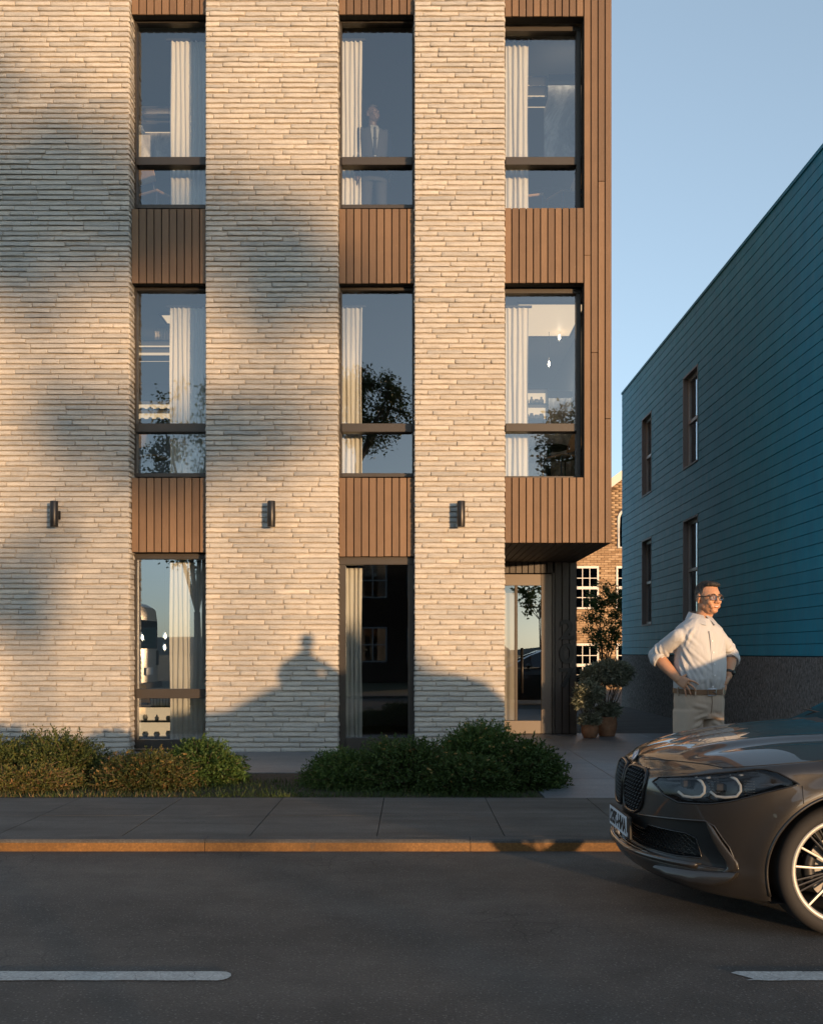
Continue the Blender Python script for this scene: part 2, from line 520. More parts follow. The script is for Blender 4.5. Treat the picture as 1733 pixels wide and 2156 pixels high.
leaf_mat('grass', [(0, (0.025, 0.045, 0.012)), (0.6, (0.055, 0.085, 0.022)), (0.85, (0.14, 0.12, 0.045)), (1.0, (0.26, 0.17, 0.08))])
leaf_mat('blossom', [(0, (0.36, 0.20, 0.05)), (0.5, (0.45, 0.30, 0.10)), (1.0, (0.5, 0.36, 0.18))])
m, t, b = mat('bark', (0.09, 0.07, 0.055), 0.9)
n1 = noise(t, 30, 5, 0.7, world_pos(t), (1, 1, 0.2)); bump(t, b, n1.outputs['Fac'], 0.6, 0.01)
mat('twig', (0.16, 0.11, 0.07), 0.9)
m, t, b = mat('terracotta', rough=0.85)
n1 = noise(t, 12, 5, 0.7, world_pos(t))
t.links.new(ramp(t, n1.outputs['Fac'], [(0.3, (0.16, 0.075, 0.038)), (0.6, (0.26, 0.13, 0.068)), (0.8, (0.34, 0.22, 0.14))]).outputs[0], b.inputs['Base Color'])
bump(t, b, n1.outputs['Fac'], 0.3, 0.006)

# interior
mat('room_wall', (0.20, 0.21, 0.22), 0.9)
mat('room_floor', (0.14, 0.11, 0.085), 0.6)
mat('room_ceiling', (0.32, 0.32, 0.31), 0.9)
m, t, b = mat('curtain', (0.82, 0.79, 0.73), 0.9)
out = t.nodes['Material Output']; tl = N(t, 'BsdfTranslucent'); tl.inputs[0].default_value = (0.7, 0.66, 0.6, 1)
mx = N(t, 'MixShader'); mx.inputs[0].default_value = 0.25
t.links.new(b.outputs[0], mx.inputs[1]); t.links.new(tl.outputs[0], mx.inputs[2]); t.links.new(mx.outputs[0], out.inputs[0])
m, t, b = mat('marble', rough=0.35)
n1 = noise(t, 1.6, 8, 0.65, world_pos(t), (1.4, 1.4, 0.7), 2.2)
t.links.new(ramp(t, n1.outputs['Fac'], [(0.3, (0.12, 0.12, 0.125)), (0.5, (0.34, 0.33, 0.32)), (0.62, (0.62, 0.60, 0.57)), (0.75, (0.22, 0.21, 0.21))]).outputs[0], b.inputs['Base Color'])
mat('shelf_black', (0.03, 0.03, 0.032), 0.5)
mat('ceramic', (0.75, 0.68, 0.58), 0.4)
mat('book_cream', (0.62, 0.54, 0.42), 0.8)
mat('steel_leg', (0.06, 0.06, 0.065), 0.35, 0.6)
mat('leather_tan', (0.48, 0.31, 0.18), 0.5)
def emit(name, col, s):
    m, t, b = mat(name, col, 0.5)
    b.inputs['Emission Color'].default_value = (*col, 1); b.inputs['Emission Strength'].default_value = s
emit('backlit_panel', (1.0, 0.70, 0.40), 0.17)
emit('washer_light', (1.0, 0.80, 0.58), 2.2)
emit('bulb', (1.0, 0.80, 0.55), 4.0)
emit('drl_white', (0.50, 0.50, 0.47), 0.02)
# ================================================================== ground, road, pavement
YF = 13.366          # main facade plane
YK = 7.08            # kerb face
def struct(o): o['kind'] = 'structure'; return o

struct(MB().add([(-1500, -1500, -0.035), (1500, -1500, -0.035), (1500, 1500, -0.035), (-1500, 1500, -0.035)], [(0, 1, 2, 3)]).build('ground', 'terrain'))
struct(MB().add([(-80, -3.3, 0), (80, -3.3, 0), (80, YK, 0), (-80, YK, 0)], [(0, 1, 2, 3)]).build('road', 'asphalt'))

def dash(x0, x1, name='road_marking', seed=1):
    rnd = random.Random(seed)
    y0, y1 = 4.285, 4.405
    pts = []
    n = 60
    for i in range(n + 1):
        x = x0 + (x1 - x0) * i / n
        pts.append((x, y0 + rnd.uniform(-0.003, 0.003)))
    for k in range(1, 6):
        a = -math.pi / 2 + math.pi * k / 6
        pts.append((x1 + 0.05 * math.cos(a), (y0 + y1) / 2 + 0.06 * math.sin(a)))
    for i in range(n, -1, -1):
        x = x0 + (x1 - x0) * i / n
        pts.append((x, y1 + rnd.uniform(-0.003, 0.003)))
    pts.append((x0 - 0.03, y1 - 0.02)); pts.append((x0 - 0.01 + 0.05, y0 + 0.02))
    m = MB(); m.add([(x, y, 0.004) for x, y in pts], [tuple(range(len(pts)))])
    return struct(m.build(name, 'road_paint'))
dash(-3.75, -0.80, seed=1); dash(1.37, 4.3, seed=2); dash(-8.9, -5.95, seed=3); dash(6.5, 9.4, seed=4)

# kerb: stone with a painted face, in lengths
prof = [(YK, -0.02), (YK, 0.058), (YK + 0.002, 0.070), (YK + 0.012, 0.08), (YK + 0.125, 0.08), (YK + 0.125, -0.02)]
kerb = struct(empty('kerb'))
kx = -14.0
while kx < 14:
    L = 1.8; m = MB(); g = 0.002
    v = [(kx + g, y, z) for y, z in prof] + [(kx + L - g, y, z) for y, z in prof]
    n = len(prof)
    for i in range(n):
        j = (i + 1) % n
        m.add([v[i], v[j], v[n + j], v[n + i]], [(0, 3, 2, 1)], 1 if i == 0 else 0)
    m.add(v[:n], [tuple(range(n))]); m.add(v[n:], [tuple(reversed(range(n)))])
    m.build('kerb_length', ['kerb_stone', 'kerb_paint'], kerb)
    kx += L
# sidewalk base + slabs
sw = struct(MB().box(-14, 14, YK + 0.126, 9.13, -0.03, 0.055).build('sidewalk', 'gap_black'))
SL = 0.882
for k in range(-9, 8):
    x0 = -0.239 + SL * k
    for (a, b_) in ((YK + 0.128, 8.12), (8.12, 9.128)):
        dz = random.uniform(-0.0012, 0.0012)
        MB().bbox(x0 + 0.0025, x0 + SL - 0.0025, a + 0.002, b_ - 0.002, 0.02, 0.08 + dz, 0.003).build('paving_slab', 'concrete', sw)
# bed, path along the facade, entrance paving, alley
struct(MB().box(-14, 1.16, 9.132, 11.05, -0.03, 0.07).build('planting_bed', 'soil'))
path = struct(MB().box(-14, 2.62, 11.052, 13.6, -0.03, 0.05).build('path', 'gap_black'))
for k in range(-8, 2):
    x0 = 0.35 + 1.62 * k - 0.8
    if x0 > 1.1: continue
    MB().bbox(x0 + 0.003, min(x0 + 1.617, 1.157), 11.055, 13.36, 0.0, 0.078, 0.003).build('paving_slab', 'path_stone', path)
ent = struct(MB().box(1.165, 5.08, 9.132, 16.4, -0.03, 0.048).build('entrance_paving', 'gap_black'))
for (xa, xb) in ((1.168, 2.05), (2.056, 3.55), (3.556, 5.07)):
    for (ya, yb) in ((9.135, 10.55), (10.556, 12.0), (12.006, 13.6), (13.606, 16.39)):
        dz = random.uniform(-0.001, 0.001)
        MB().bbox(xa, xb, ya, yb, 0.0, 0.078 + dz, 0.003).build('paving_slab', 'path_stone', ent)
struct(MB().box(2.6, 16, 16.41, 60, -0.03, 0.06).build('alley', 'concrete'))
struct(MB().box(5.09, 16, 9.132, 16.4, -0.03, 0.065).build('forecourt', 'concrete'))
# far side of the street (seen in the window reflections)
struct(MB().box(-80, 80, -5.2, -3.3, -0.02, 0.08).build('far_pavement', 'concrete'))

# ================================================================== the brick and timber building
bld = empty('apartment_building', (0, YF, 0))
tag(bld, 'pale long-brick apartment block with brown vertical timber panels and tall windows', 'building')
def pt(mb, name, mats, parent=bld, **kw):
    """build in world coordinates, store relative to the building's base"""
    p = parent
    off = Vector((0, -YF, 0))
    mb.v = [(a, b_ - YF, c_) for a, b_, c_ in mb.v]
    return mb.build(name, mats, p, **kw)

ZB, ZT = 0.075, 10.75
XP = [(-5.75, -3.612), (-2.634, -0.939), (0.039, 1.194)]
GAPS = [(-3.612, -2.634), (-0.939, 0.039)]
CX0, CX1 = 1.194, 2.573
YSP = YF + 0.10       # spandrel plane
YW = YF + 0.27        # window plane
YC = YF + 0.04        # corner cladding plane
REV = 0.40

# ---- brick piers
def brick_geo(L, H, D, nx, nz, rnd, rough=1.0):
    """front at y=0 going back to y=D, x 0..L, z 0..H"""
    xs = np.concatenate([[0], np.linspace(0.006, L - 0.006, nx - 1), [L]]); zs = np.array([0, 0.0045, H - 0.0045, H]); nz = 3
    tilt = rnd.uniform(0.0005, 0.006); bow = rnd.uniform(-0.002, 0.002); push = rnd.uniform(-0.003, 0.009)
    V = []
    jz = [[rnd.uniform(-0.0044, 0.0034) for _ in range(nx + 1)] for _ in range(2)]
    for j, z in enumerate(zs):
        for i, x in enumerate(xs):
            ex = min(i, nx - i); ez = min(j, nz - j)
            back = 0.0
            if ex == 0: back += 0.001 + rnd.random() * 0.003
            if ez == 0: back += 0.0005 + rnd.random() * 0.0035
            y = push * -1 + back + tilt * (z / H - 0.5) * 2 + bow * math.sin(math.pi * x / L) + rnd.uniform(-0.0014, 0.0014) * rough
            zz = z + (jz[0 if j < 2 else 1][i] + (rnd.uniform(-0.0012, 0.0012) if ez == 0 else 0.0))
            xx = x + (rnd.uniform(-0.003, 0.003) if ex == 0 else (rnd.uniform(-0.25, 0.25) * L / nx if 1 < i < nx - 1 else 0.0))
            V.append((xx, y, zz))
    F = []
    W = nx + 1
    for j in range(nz):
        for i in range(nx):
            a = j * W + i
            F.append((a, a + 1, a + W + 1, a + W))
    per = [i for i in range(W)] + [W * j + nx for j in range(1, nz + 1)] + [W * nz + i for i in range(nx - 1, -1, -1)] + [W * j for j in range(nz - 1, 0, -1)]
    b0 = len(V)
    for p in per:
        V.append((V[p][0], D, V[p][2]))
    n = len(per)
    for k in range(n):
        l = (k + 1) % n
        F.append((per[k], b0 + k, b0 + l, per[l]))
    return V, F

PITCH = 0.0655; JT = 0.0175; JX = 0.0105
rnd = random.Random(11)
bricks = []          # (pier index, face, x0, z0, L, tone, offset)
def courses(pi, width, face):
    n = int((ZT - ZB) / PITCH)
    for c in range(n):
        z = ZB + c * PITCH
        x = 0.0
        first = True
        while x < width - 0.01:
            L = 0.455 if rnd.random() > 0.16 else rnd.choice([0.22, 0.30])
            if first: L = 0.455 * ((0.18, 0.68, 0.43, 0.93)[c % 4] + rnd.uniform(-0.08, 0.08))
            first = False
            if width - x - L < 0.09: L = width - x
            tone = min(1, max(0, rnd.gauss(0.5, 0.19)))
            bricks.append((pi, face, x, z + rnd.uniform(-0.0036, 0.0036), L, tone))
            x += L
piers = []
for i, (a, b_) in enumerate(XP):
    mb = MB().box(a + 0.023, b_ - 0.023, YF + 0.023, YF + REV, -0.02, ZT)
    nc = int((ZT - ZB) / PITCH) + 1
    co = []
    for c_ in range(nc):
        zb_ = ZB + c_ * PITCH
        for (d_, z_) in ((0.021, zb_ - 0.001), (0.016, zb_ + 0.004), (0.0045, zb_ + PITCH - JT - 0.004), (0.0035, zb_ + PITCH - JT + 0.004)):
            co += [(a + d_, YF + REV, z_), (a + d_, YF + d_, z_), (b_ - d_, YF + d_, z_), (b_ - d_, YF + REV, z_)]
    nr = nc * 4
    mb.add(co, [(r * 4 + k, r * 4 + k + 1, r * 4 + k + 5, r * 4 + k + 4) for r in range(nr - 1) for k in range(3)])
    piers.append(pt(mb, 'brick_pier', 'mortar'))
    courses(i, b_ - a, 'front')
    courses(i, REV - 0.012, 'right')
    if i > 0: courses(i, REV - 0.012, 'left')
def place(bk):
    pi, face, x, z, L, tone = bk
    a, b_ = XP[pi]
    if face == 'front': return lambda p: (a + x + 0.004 + p[0], p[1], z + p[2])
    if face == 'right': return lambda p: (b_ - p[1] , 0.012 + x + 0.004 + p[0], z + p[2])
    return lambda p: (a + p[1], REV - (x + 0.004 + p[0]), z + p[2])
front_ix = sorted([k for k, b_ in enumerate(bricks) if b_[1] == 'front' and (b_[0] > 0 or b_[2] > 0.62) and b_[3] < 9.5 and b_[3] > 0.5], key=lambda k: -bricks[k][4])[:300]
single = set(front_ix)
AV, AF, AT = [], [], []
for k, bk in enumerate(bricks):
    L = bk[4]
    fr = bk[1] == 'front'
    if k in single:
        V, F = brick_geo(L - JX, PITCH - JT, 0.05, 4, 3, rnd)
    else:
        V, F = brick_geo(L - JX, PITCH - JT, 0.05, 8 if fr else 4, 2, rnd)
    f = place(bk)
    V = [f(p) for p in V]
    if k in single:
        me = bpy.data.meshes.new('brick'); me.from_pydata(V, [], F)
        at = me.attributes.new('tone', 'FLOAT', 'POINT'); at.data.foreach_set('value', [bk[5]] * len(V))
        link('brick', me, 'brick', piers[bk[0]])
    else:
        b0 = len(AV)
        AV.extend(V); AF.extend([tuple(i + b0 for i in q) for q in F]); AT.extend([bk[5]] * len(V))
me = np_mesh('brickwork', AV, AF, AT)
tag(link('brickwork', me, 'brick', bld), kind='stuff')
# the two outer faces bricks cover: rest of the block
core = MB().box(-5.76, CX1 - 0.03, YF + REV + 5.2, YF + 12, -0.02, ZT)
pt(core, 'rear_block', 'room_wall')

# ---- timber cladding
def boards(parent, x0, x1, z0, z1, yf, pitch=0.0955, mats='wood_cladding', gap=0.013, depth=0.022):
    n = max(1, round((x1 - x0) / pitch)); p = (x1 - x0) / n
    for i in range(n):
        a = x0 + i * p + gap / 2; b_ = x0 + (i + 1) * p - gap / 2
        j = random.uniform(-0.0012, 0.0012)
        m = MB().bbox(a, b_, yf + j, yf + depth, z0 + random.uniform(0, 0.004), z1, 0.0025)
        pt(m, 'board', mats, parent)

def spandrel(x0, x1, z0, z1, yf):
    m = MB().box(x0 - 0.0, x1 + 0.0, yf + 0.024, yf + 0.13, z0 + 0.006, z1 - 0.002)
    sp = pt(m, 'spandrel_panel', 'gap_black')
    boards(sp, x0, x1, z0, z1, yf)
    return sp
def zs(y, Y): return CAM_H + (HORIZON - y) * Y / FPX
for gi, (a, b_) in enumerate(GAPS):
    spandrel(a, b_, zs(29, YSP), ZT, YSP)
    spandrel(a, b_, zs(596, YSP), zs(439, YSP), YSP)
    spandrel(a, b_, zs(1163 if gi == 0 else 1172, YSP), zs(1006, YSP), YSP)

# ---- windows
def window(x0, x1, z0, z1, yw, zt, bar, jl=0.03, jr=0.03, head=0.05, sill=0.05, glass='window_glass', fd=0.10):
    """outer frame, one heavy transom (zt = its bottom, top), two panes"""
    root = pt(MB().bbox(x0, x1, yw - 0.02, yw + fd, z1 - head, z1, 0.003), 'window', 'frame_metal')
    def sub(m, name, mt='frame_metal'):
        m.v = [(p, q - YF, r) for p, q, r in m.v]
        return m.build(name, mt, root)
    sub(MB().bbox(x0, x0 + jl, yw - 0.02, yw + fd, z0, z1 - head - 0.001, 0.003), 'jamb')
    sub(MB().bbox(x1 - jr, x1, yw - 0.02, yw + fd, z0, z1 - head - 0.001, 0.003), 'jamb')
    sub(MB().bbox(x0 + jl + 0.001, x1 - jr - 0.001, yw - 0.035, yw + fd, z0, z0 + sill, 0.003), 'sill')
    gy = yw + 0.035
    if zt:
        sub(MB().bbox(x0 + jl + 0.001, x1 - jr - 0.001, yw - bar, yw + fd, zt[0], zt[1], 0.004), 'transom')
        sub(MB().add([(x0 + jl, gy, z0 + sill), (x1 - jr, gy, z0 + sill), (x1 - jr, gy, zt[0]), (x0 + jl, gy, zt[0])], [(0, 1, 2, 3)]), 'pane', glass)
        sub(MB().add([(x0 + jl, gy, zt[1]), (x1 - jr, gy, zt[1]), (x1 - jr, gy, z1 - head), (x0 + jl, gy, z1 - head)], [(0, 1, 2, 3)]), 'pane', glass)
    else:
        sub(MB().add([(x0 + jl, gy, z0 + sill), (x1 - jr, gy, z0 + sill), (x1 - jr, gy, z1 - head), (x0 + jl, gy, z1 - head)], [(0, 1, 2, 3)]), 'pane', glass)
    return root
for gi, (a, b_) in enumerate(GAPS):
    for (yt, t0, t1, yb) in ((40, 346, 329, 440), (604, 909, 891, 1005)):
        window(a, b_, zs(yb, YW), zs(yt, YW), YW, (zs(t0, YW - 0.05), zs(t1, YW - 0.05)), 0.05)
a, b_ = GAPS[0]
window(a, b_, 0.1, zs(1166, YW), YW, (zs(1471, YW - 0.05), zs(1451, YW - 0.05)), 0.05, head=0.07, sill=0.11, glass='street_glass')
a, b_ = GAPS[1]
window(a, b_, 0.08, zs(1173, YW - 0.08), YW - 0.08, None, 0.0, jl=0.085, jr=0.085, head=0.10, sill=0.16)

# ---- corner volume in timber
cw = (CX0, 2.209)
ZC = zs(1143, YC)
zo = [(zs(437, YC), zs(33, YC)), (zs(1005, YC), zs(595, YC))]
corner = pt(MB().box(CX0 + 0.001, 2.209, YC + 0.024, YC + 0.16, ZC + 0.02, zo[1][0] - 0.002)
            .box(CX0 + 0.001, 2.209, YC + 0.024, YC + 0.16, zo[1][1] + 0.002, zo[0][0] - 0.002)
            .box(CX0 + 0.001, 2.209, YC + 0.024, YC + 0.16, zo[0][1] + 0.002, ZT)
            .box(2.211, CX1 - 0.012, YC + 0.024, YC + 0.16, ZC + 0.02, ZT), 'corner_volume', 'gap_black')
boards(corner, CX0, 2.209, ZC, zo[1][0], YC); boards(corner, CX0, 2.209, zo[1][1], zo[0][0], YC); boards(corner, CX0, 2.209, zo[0][1], ZT, YC)
for i in range(4):
    p = (CX1 - 2.211) / 4; a = 2.211 + p * i; zj = (6.45, 5.2, 7.4, 4.35)[i]
    boards(corner, a, a + p, ZC, zj, YC); boards(corner, a, a + p, zj + 0.003, ZT, YC)
for k, (z0, z1) in enumerate(zo):
    yy = (346, 329) if k == 0 else (908, 891)
    window(CX0, 2.207, z0, z1 - 0.002, YW, (zs(yy[0], YW - 0.05), zs(yy[1], YW - 0.05)), 0.05, jr=0.06, head=0.06)
# side wall of the block: tan horizontal siding
YD = 16.24           # entrance wall
m = MB()
z = 0.08; k = 0
while z < ZT - 0.1:
    y0 = YC + 0.03 if z > ZC else YD
    m.add([(CX1 - 0.012, y0, z), (CX1 - 0.012, YF + 12, z), (CX1 - 0.001, YF + 12, z + 0.004), (CX1 - 0.001, y0, z + 0.004),
           (CX1 - 0.010, y0, z + 0.155), (CX1 - 0.010, YF + 12, z + 0.155)],
          [(0, 1, 2, 3), (3, 2, 5, 4)])
    z += 0.16
tag(pt(m, 'siding', 'tan_siding'), kind='stuff')
pt(MB().box(CX1 - 0.1, CX1 - 0.013, YD + 0.3, YF + 12, 0, ZT), 'side_wall', 'room_wall')
pt(MB().box(CX1 - 0.1, CX1 - 0.013, YC + 0.17, YD + 0.299, ZC + 0.02, ZT), 'side_wall', 'room_wall')
pt(MB().box(-5.76, CX1, YF + 0.02, YF + 12, ZT + 0.002, ZT + 0.2), 'roof', 'frame_metal')
# soffit and recessed entrance
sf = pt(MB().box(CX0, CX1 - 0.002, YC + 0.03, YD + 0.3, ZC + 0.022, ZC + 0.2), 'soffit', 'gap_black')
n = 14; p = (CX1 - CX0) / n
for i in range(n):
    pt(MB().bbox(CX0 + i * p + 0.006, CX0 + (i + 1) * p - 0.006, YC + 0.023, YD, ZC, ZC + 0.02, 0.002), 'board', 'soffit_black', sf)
ew = pt(MB().box(0.6, 1.232, YD + 0.026, YD + 0.3, 0.05, ZC + 0.02).box(2.20, CX1 - 0.012, YD + 0.026, YD + 0.3, 0.05, ZC + 0.02)
        .box(1.233, 2.199, YD + 0.026, YD + 0.3, zs(1207, YD), ZC + 0.02), 'entrance_wall', 'gap_black')
boards(ew, 0.75, 2.20, zs(1207, YD), ZC - 0.001, YD, mats='dark_cladding')
boards(ew, 2.225, CX1 - 0.004, 0.085, ZC - 0.001, YD, 0.12, 'dark_cladding')
# pier 3 inner return wall towards the door
pt(MB().box(0.60, 1.17, YF + REV + 0.01, YD, -0.02, ZC + 0.02), 'lobby_wall', 'stucco_dark')
# door
dx0, dx1 = 1.30, px(1162, 0, YD)[0]
dz0, dz1 = 0.085, zs(1209, YD)
gx1 = px(1140, 0, YD)[0]
door = pt(MB().bbox(gx1, dx1, YD + 0.01, YD + 0.07, dz0, dz1, 0.004), 'door', 'door_metal')
def sub(m, name, mt, par, **kw):
    m.v = [(p_, q - YF, r) for p_, q, r in m.v]
    return m.build(name, mt, par, **kw)
gz0, gz1 = zs(1518, YD), zs(1233, YD)
sub(MB().bbox(1.20, gx1 - 0.001, YD + 0.01, YD + 0.07, gz1, dz1, 0.004), 'rail', 'door_metal', door)
sub(MB().bbox(1.20, gx1 - 0.001, YD + 0.01, YD + 0.07, dz0, gz0, 0.004), 'rail', 'door_metal', door)
sub(MB().bbox(1.20, 1.30, YD + 0.01, YD + 0.07, gz0 + 0.001, gz1 - 0.001, 0.004), 'stile', 'door_metal', door)
mx0, mx1 = px(1084, 0, YD)[0], px(1090, 0, YD)[0]
sub(MB().bbox(mx0, mx1, YD + 0.005, YD + 0.068, gz0 + 0.001, gz1 - 0.001, 0.003), 'mullion', 'frame_metal', door)
sub(MB().add([(mx1, YD + 0.035, gz0 + 0.001), (gx1 - 0.001, YD + 0.035, gz0 + 0.001), (gx1 - 0.001, YD + 0.035, gz1 - 0.001), (mx1, YD + 0.035, gz1 - 0.001)], [(0, 1, 2, 3)]), 'pane', 'door_glass', door)
sub(MB().add([(1.301, YD + 0.035, gz0 + 0.001), (mx0, YD + 0.035, gz0 + 0.001), (mx0, YD + 0.035, gz1 - 0.001), (1.301, YD + 0.035, gz1 - 0.001)], [(0, 1, 2, 3)]), 'side_pane', 'window_glass', door)
sub(MB().tube([(1.72, YD - 0.045, 0.72), (1.72, YD - 0.045, 1.42)], 0.014, 10).tube([(1.72, YD - 0.045, 0.80), (1.72, YD + 0.034, 0.80)], 0.009, 8)
    .tube([(1.72, YD - 0.045, 1.34), (1.72, YD + 0.034, 1.34)], 0.009, 8), 'handle', 'lamp_metal', door, smooth=True)
df = sub(MB().bbox(dx1 + 0.003, 2.224, YD - 0.01, YD + 0.06, 0.085, dz1 + 0.02, 0.003), 'door_frame', 'frame_metal', door)
# house number
num = pt(MB().box(px(1178, 0, YD)[0], px(1208, 0, YD)[0], YD - 0.001, YD + 0.003, 1.0, 1.02), 'house_number', 'dark_cladding')
for ch, (y0, y1) in zip('207', ((1305, 1347), (1355, 1398), (1407, 1449))):
    me = text_mesh(ch, 0.43, 0.014, 0.011)
    zc = zs((y0 + y1) / 2, YD); xc = px(1193, 0, YD)[0]
    h = (y1 - y0) * YD / FPX
    co = np.array([v.co[:] for v in me.vertices]); lo, hi = co.min(0), co.max(0)
    sx = 0.225 / (hi[0] - lo[0]); sz = h / (hi[1] - lo[1])
    for v in me.vertices:
        x, y, zz = v.co
        v.co = (xc + (x - (lo[0] + hi[0]) / 2) * sx, YD - YF - 0.02 + -zz, zc + (y - (lo[1] + hi[1]) / 2) * sz)
    link('digit', me, 'numeral_black', num)
# ---- floors, ceilings and partitions of the rooms
for (zf, zc) in ((0.06, 2.62), (3.42, 6.1), (6.84, 9.72)):
    pt(MB().box(-5.7, CX1 - 0.11 if zf > 1 else 0.6, YF + 0.38 if zf > 1 else YF + 0.42, YF + 5.2, zf - 0.25 if zf > 1 else zf - 0.05, zf), 'floor_slab', 'room_floor')
    x1 = CX1 - 0.11 if zf > 1 else 0.6
    pt(MB().box(-5.7, x1, YF + 0.38, YF + 5.2, zc, zc + 0.1), 'ceiling_panel', 'room_ceiling')
    pt(MB().box(-5.7, x1, YF + 5.05, YF + 5.19, zf, zc), 'room_partition', 'room_wall')
    pt(MB().box(-1.75, -1.65, YF + REV + 0.01, YF + 5.04, zf, zc), 'room_partition', 'room_wall')
    pt(MB().box(0.55, 0.60, YF + REV + 0.01, YF + 5.04, zf, zc), 'room_partition', 'room_wall')

# ---- wall lamps
lamp = None
for i, (cx, lab) in enumerate(((114, 'dark cylinder wall light on the leftmost brick pier'),
                               (571.5, 'dark cylinder wall light on the middle brick pier'),
                               (971, 'dark cylinder wall light on the brick pier beside the entrance'))):
    Yl = YF - 0.15
    X, _ = px(cx, 0, Yl)
    z0, z1 = zs(1109, Yl), zs(1055, Yl)
    if lamp is None:
        lamp = empty('wall_light', (X, YF, (z0 + z1) / 2))
        hh = (z1 - z0) / 2
        MB().lathe([(0.040, -hh + 0.004), (0.048, -hh), (0.050, -hh + 0.004), (0.050, hh - 0.004), (0.048, hh), (0.040, hh - 0.004)], 28, (0, -0.15, 0)).build('shade', 'lamp_metal', lamp, smooth=True, angle=40)
        MB().tube([(0, -0.11, 0), (0, -0.012, 0)], 0.014, 12).build('arm', 'lamp_metal', lamp, smooth=True, angle=40)
        MB().bbox(-0.035, 0.035, -0.022, -0.002, -0.055, 0.055, 0.003).build('wall_plate', 'lamp_metal', lamp)
        o = lamp
    else:
        o = copy_tree(lamp); o.location.x = X
    tag(o, lab, 'wall light', 'cylinder wall lights on the brick piers')

# ================================================================== inside the rooms
def curtain(x0, x1, z0, z1, Y, lab, folds):
    m = MB(); n = folds * 8; rr = random.Random(int(x0 * 100) + int(z0 * 10))
    rows = 8
    ph = rr.uniform(0, 6)
    for j in range(rows + 1):
        z = z0 + (z1 - z0) * j / rows
        for i in range(n + 1):
            u = i / n
            a = 0.028 * (0.8 + 0.35 * math.sin(u * 9 + ph)) * (1 - 0.25 * j / rows)
            m.v.append((x0 + (x1 - x0) * u + 0.006 * math.sin(j * 0.9 + u * 13), a * math.sin(u * folds * 2 * math.pi + ph + 0.15 * math.sin(j * 0.7 + u * 6)), z))
    W = n + 1
    for j in range(rows):
        for i in range(n):
            q = j * W + i
            m.f.append((q, q + 1, q + W + 1, q + W)); m.m.append(0)
    m.v = [(a - (x0 + x1) / 2, b_, c_ - z0) for a, b_, c_ in m.v]
    root = empty('curtain', ((x0 + x1) / 2, Y, z0))
    m.build('drape', 'curtain', root, smooth=True)
    MB().bbox(x0 - (x0 + x1) / 2 - 0.05, x1 - (x0 + x1) / 2 + 0.05, -0.02, 0.02, z1 - z0 + 0.004, z1 - z0 + 0.03, 0.003).build('rail', 'shelf_black', root)
    return tag(root, lab, 'curtain', 'pleated window curtains')
YCU = YW + 0.30
def cX(x): return px(x, 0, YCU)[0]
for (zt, zb, fl) in ((zs(86, YCU), 6.86, 'top'), (zs(648, YCU), 3.44, 'middle')):
    curtain(cX(358), cX(440), zb, zt, YCU, 'pleated pale curtain in the %s floor window of the leftmost column' % fl, 8)
    curtain(cX(714), cX(762), zb, zt, YCU, 'pleated cream curtain in the %s floor window of the middle column' % fl, 5)
    curtain(cX(1058), cX(1112), zb, zt, YCU, 'pleated cream curtain in the %s floor corner window' % fl, 5)
curtain(cX(358), cX(440), 0.08, zs(1185, YCU), YCU, 'pleated pale curtain in the ground floor window behind the left shrubs', 8)
curtain(cX(724), cX(762), 0.08, zs(1196, YCU), YCU, 'pleated cream curtain in the dark ground floor glazed door', 4)
curtain(1.20, 1.66, 0.09, 2.3, YD + 0.42, 'pale curtain seen through the left edge of the entrance door', 4)

def bar_chair(loc, rz, lab, seat_h=0.78, mt='leather_tan'):
    c = empty('bar_chair', loc, rz)
    MB().bbox(-0.19, 0.19, -0.19, 0.19, seat_h - 0.035, seat_h, 0.012).build('seat', mt, c)
    m = MB()
    secs = [((0, 0.19 + 0.03 * k, seat_h + 0.10 + 0.09 * k), (0.17 - 0.02 * (k == 3), 0, 0), (0, 0.012, 0), 6) for k in range(4)]
    m.loft(secs, 20).build('backrest', mt, c, smooth=True, angle=50)
    for sx in (-1, 1):
        MB().tube([(sx * 0.12, 0.17, seat_h - 0.02), (sx * 0.12, 0.205, seat_h + 0.2)], 0.009, 6).build('back_post', 'steel_leg', c)
        for sy in (-1, 1):
            MB().tube([(sx * 0.165, sy * 0.165, seat_h - 0.03), (sx * 0.2, sy * 0.2, 0)], 0.011, 6).build('leg', 'steel_leg', c)
        MB().tube([(sx * 0.185, -0.185, 0.3), (sx * 0.185, 0.185, 0.3)], 0.008, 6).build('stretcher', 'steel_leg', c)
    return tag(c, lab, 'bar chair', 'bar chairs behind the windows')
def bar_table(loc, lab, h=1.0):
    c = empty('bar_table', loc)
    MB().lathe([(0.28, h - 0.03), (0.30, h - 0.015), (0.28, h)], 28).build('table_top', 'shelf_black', c)
    MB().tube([(0, 0, 0.02), (0, 0, h - 0.03)], 0.028, 12).build('leg', 'steel_leg', c, smooth=True)
    MB().lathe([(0.22, 0.0), (0.22, 0.012), (0.03, 0.025)], 24).build('base', 'steel_leg', c)
    return tag(c, lab, 'table', 'bar tables behind the windows')
Yr = 14.35
bar_chair((px(330, 0, Yr)[0], Yr, 6.84), R(150), 'tan bar chair behind the top floor window of the leftmost column')
bar_chair((px(1190, 0, Yr)[0], Yr, 6.84), R(-60), 'tan bar chair right of the table in the top floor corner window')
bar_chair((px(1122, 0, Yr)[0], Yr + 0.1, 6.84), R(75), 'tan bar chair beside the curtain in the top floor corner window')
bar_table((px(1156, 0, Yr + 0.5)[0], Yr + 0.5, 6.84), 'small round bar table in the top floor corner window')
Yr = 15.2
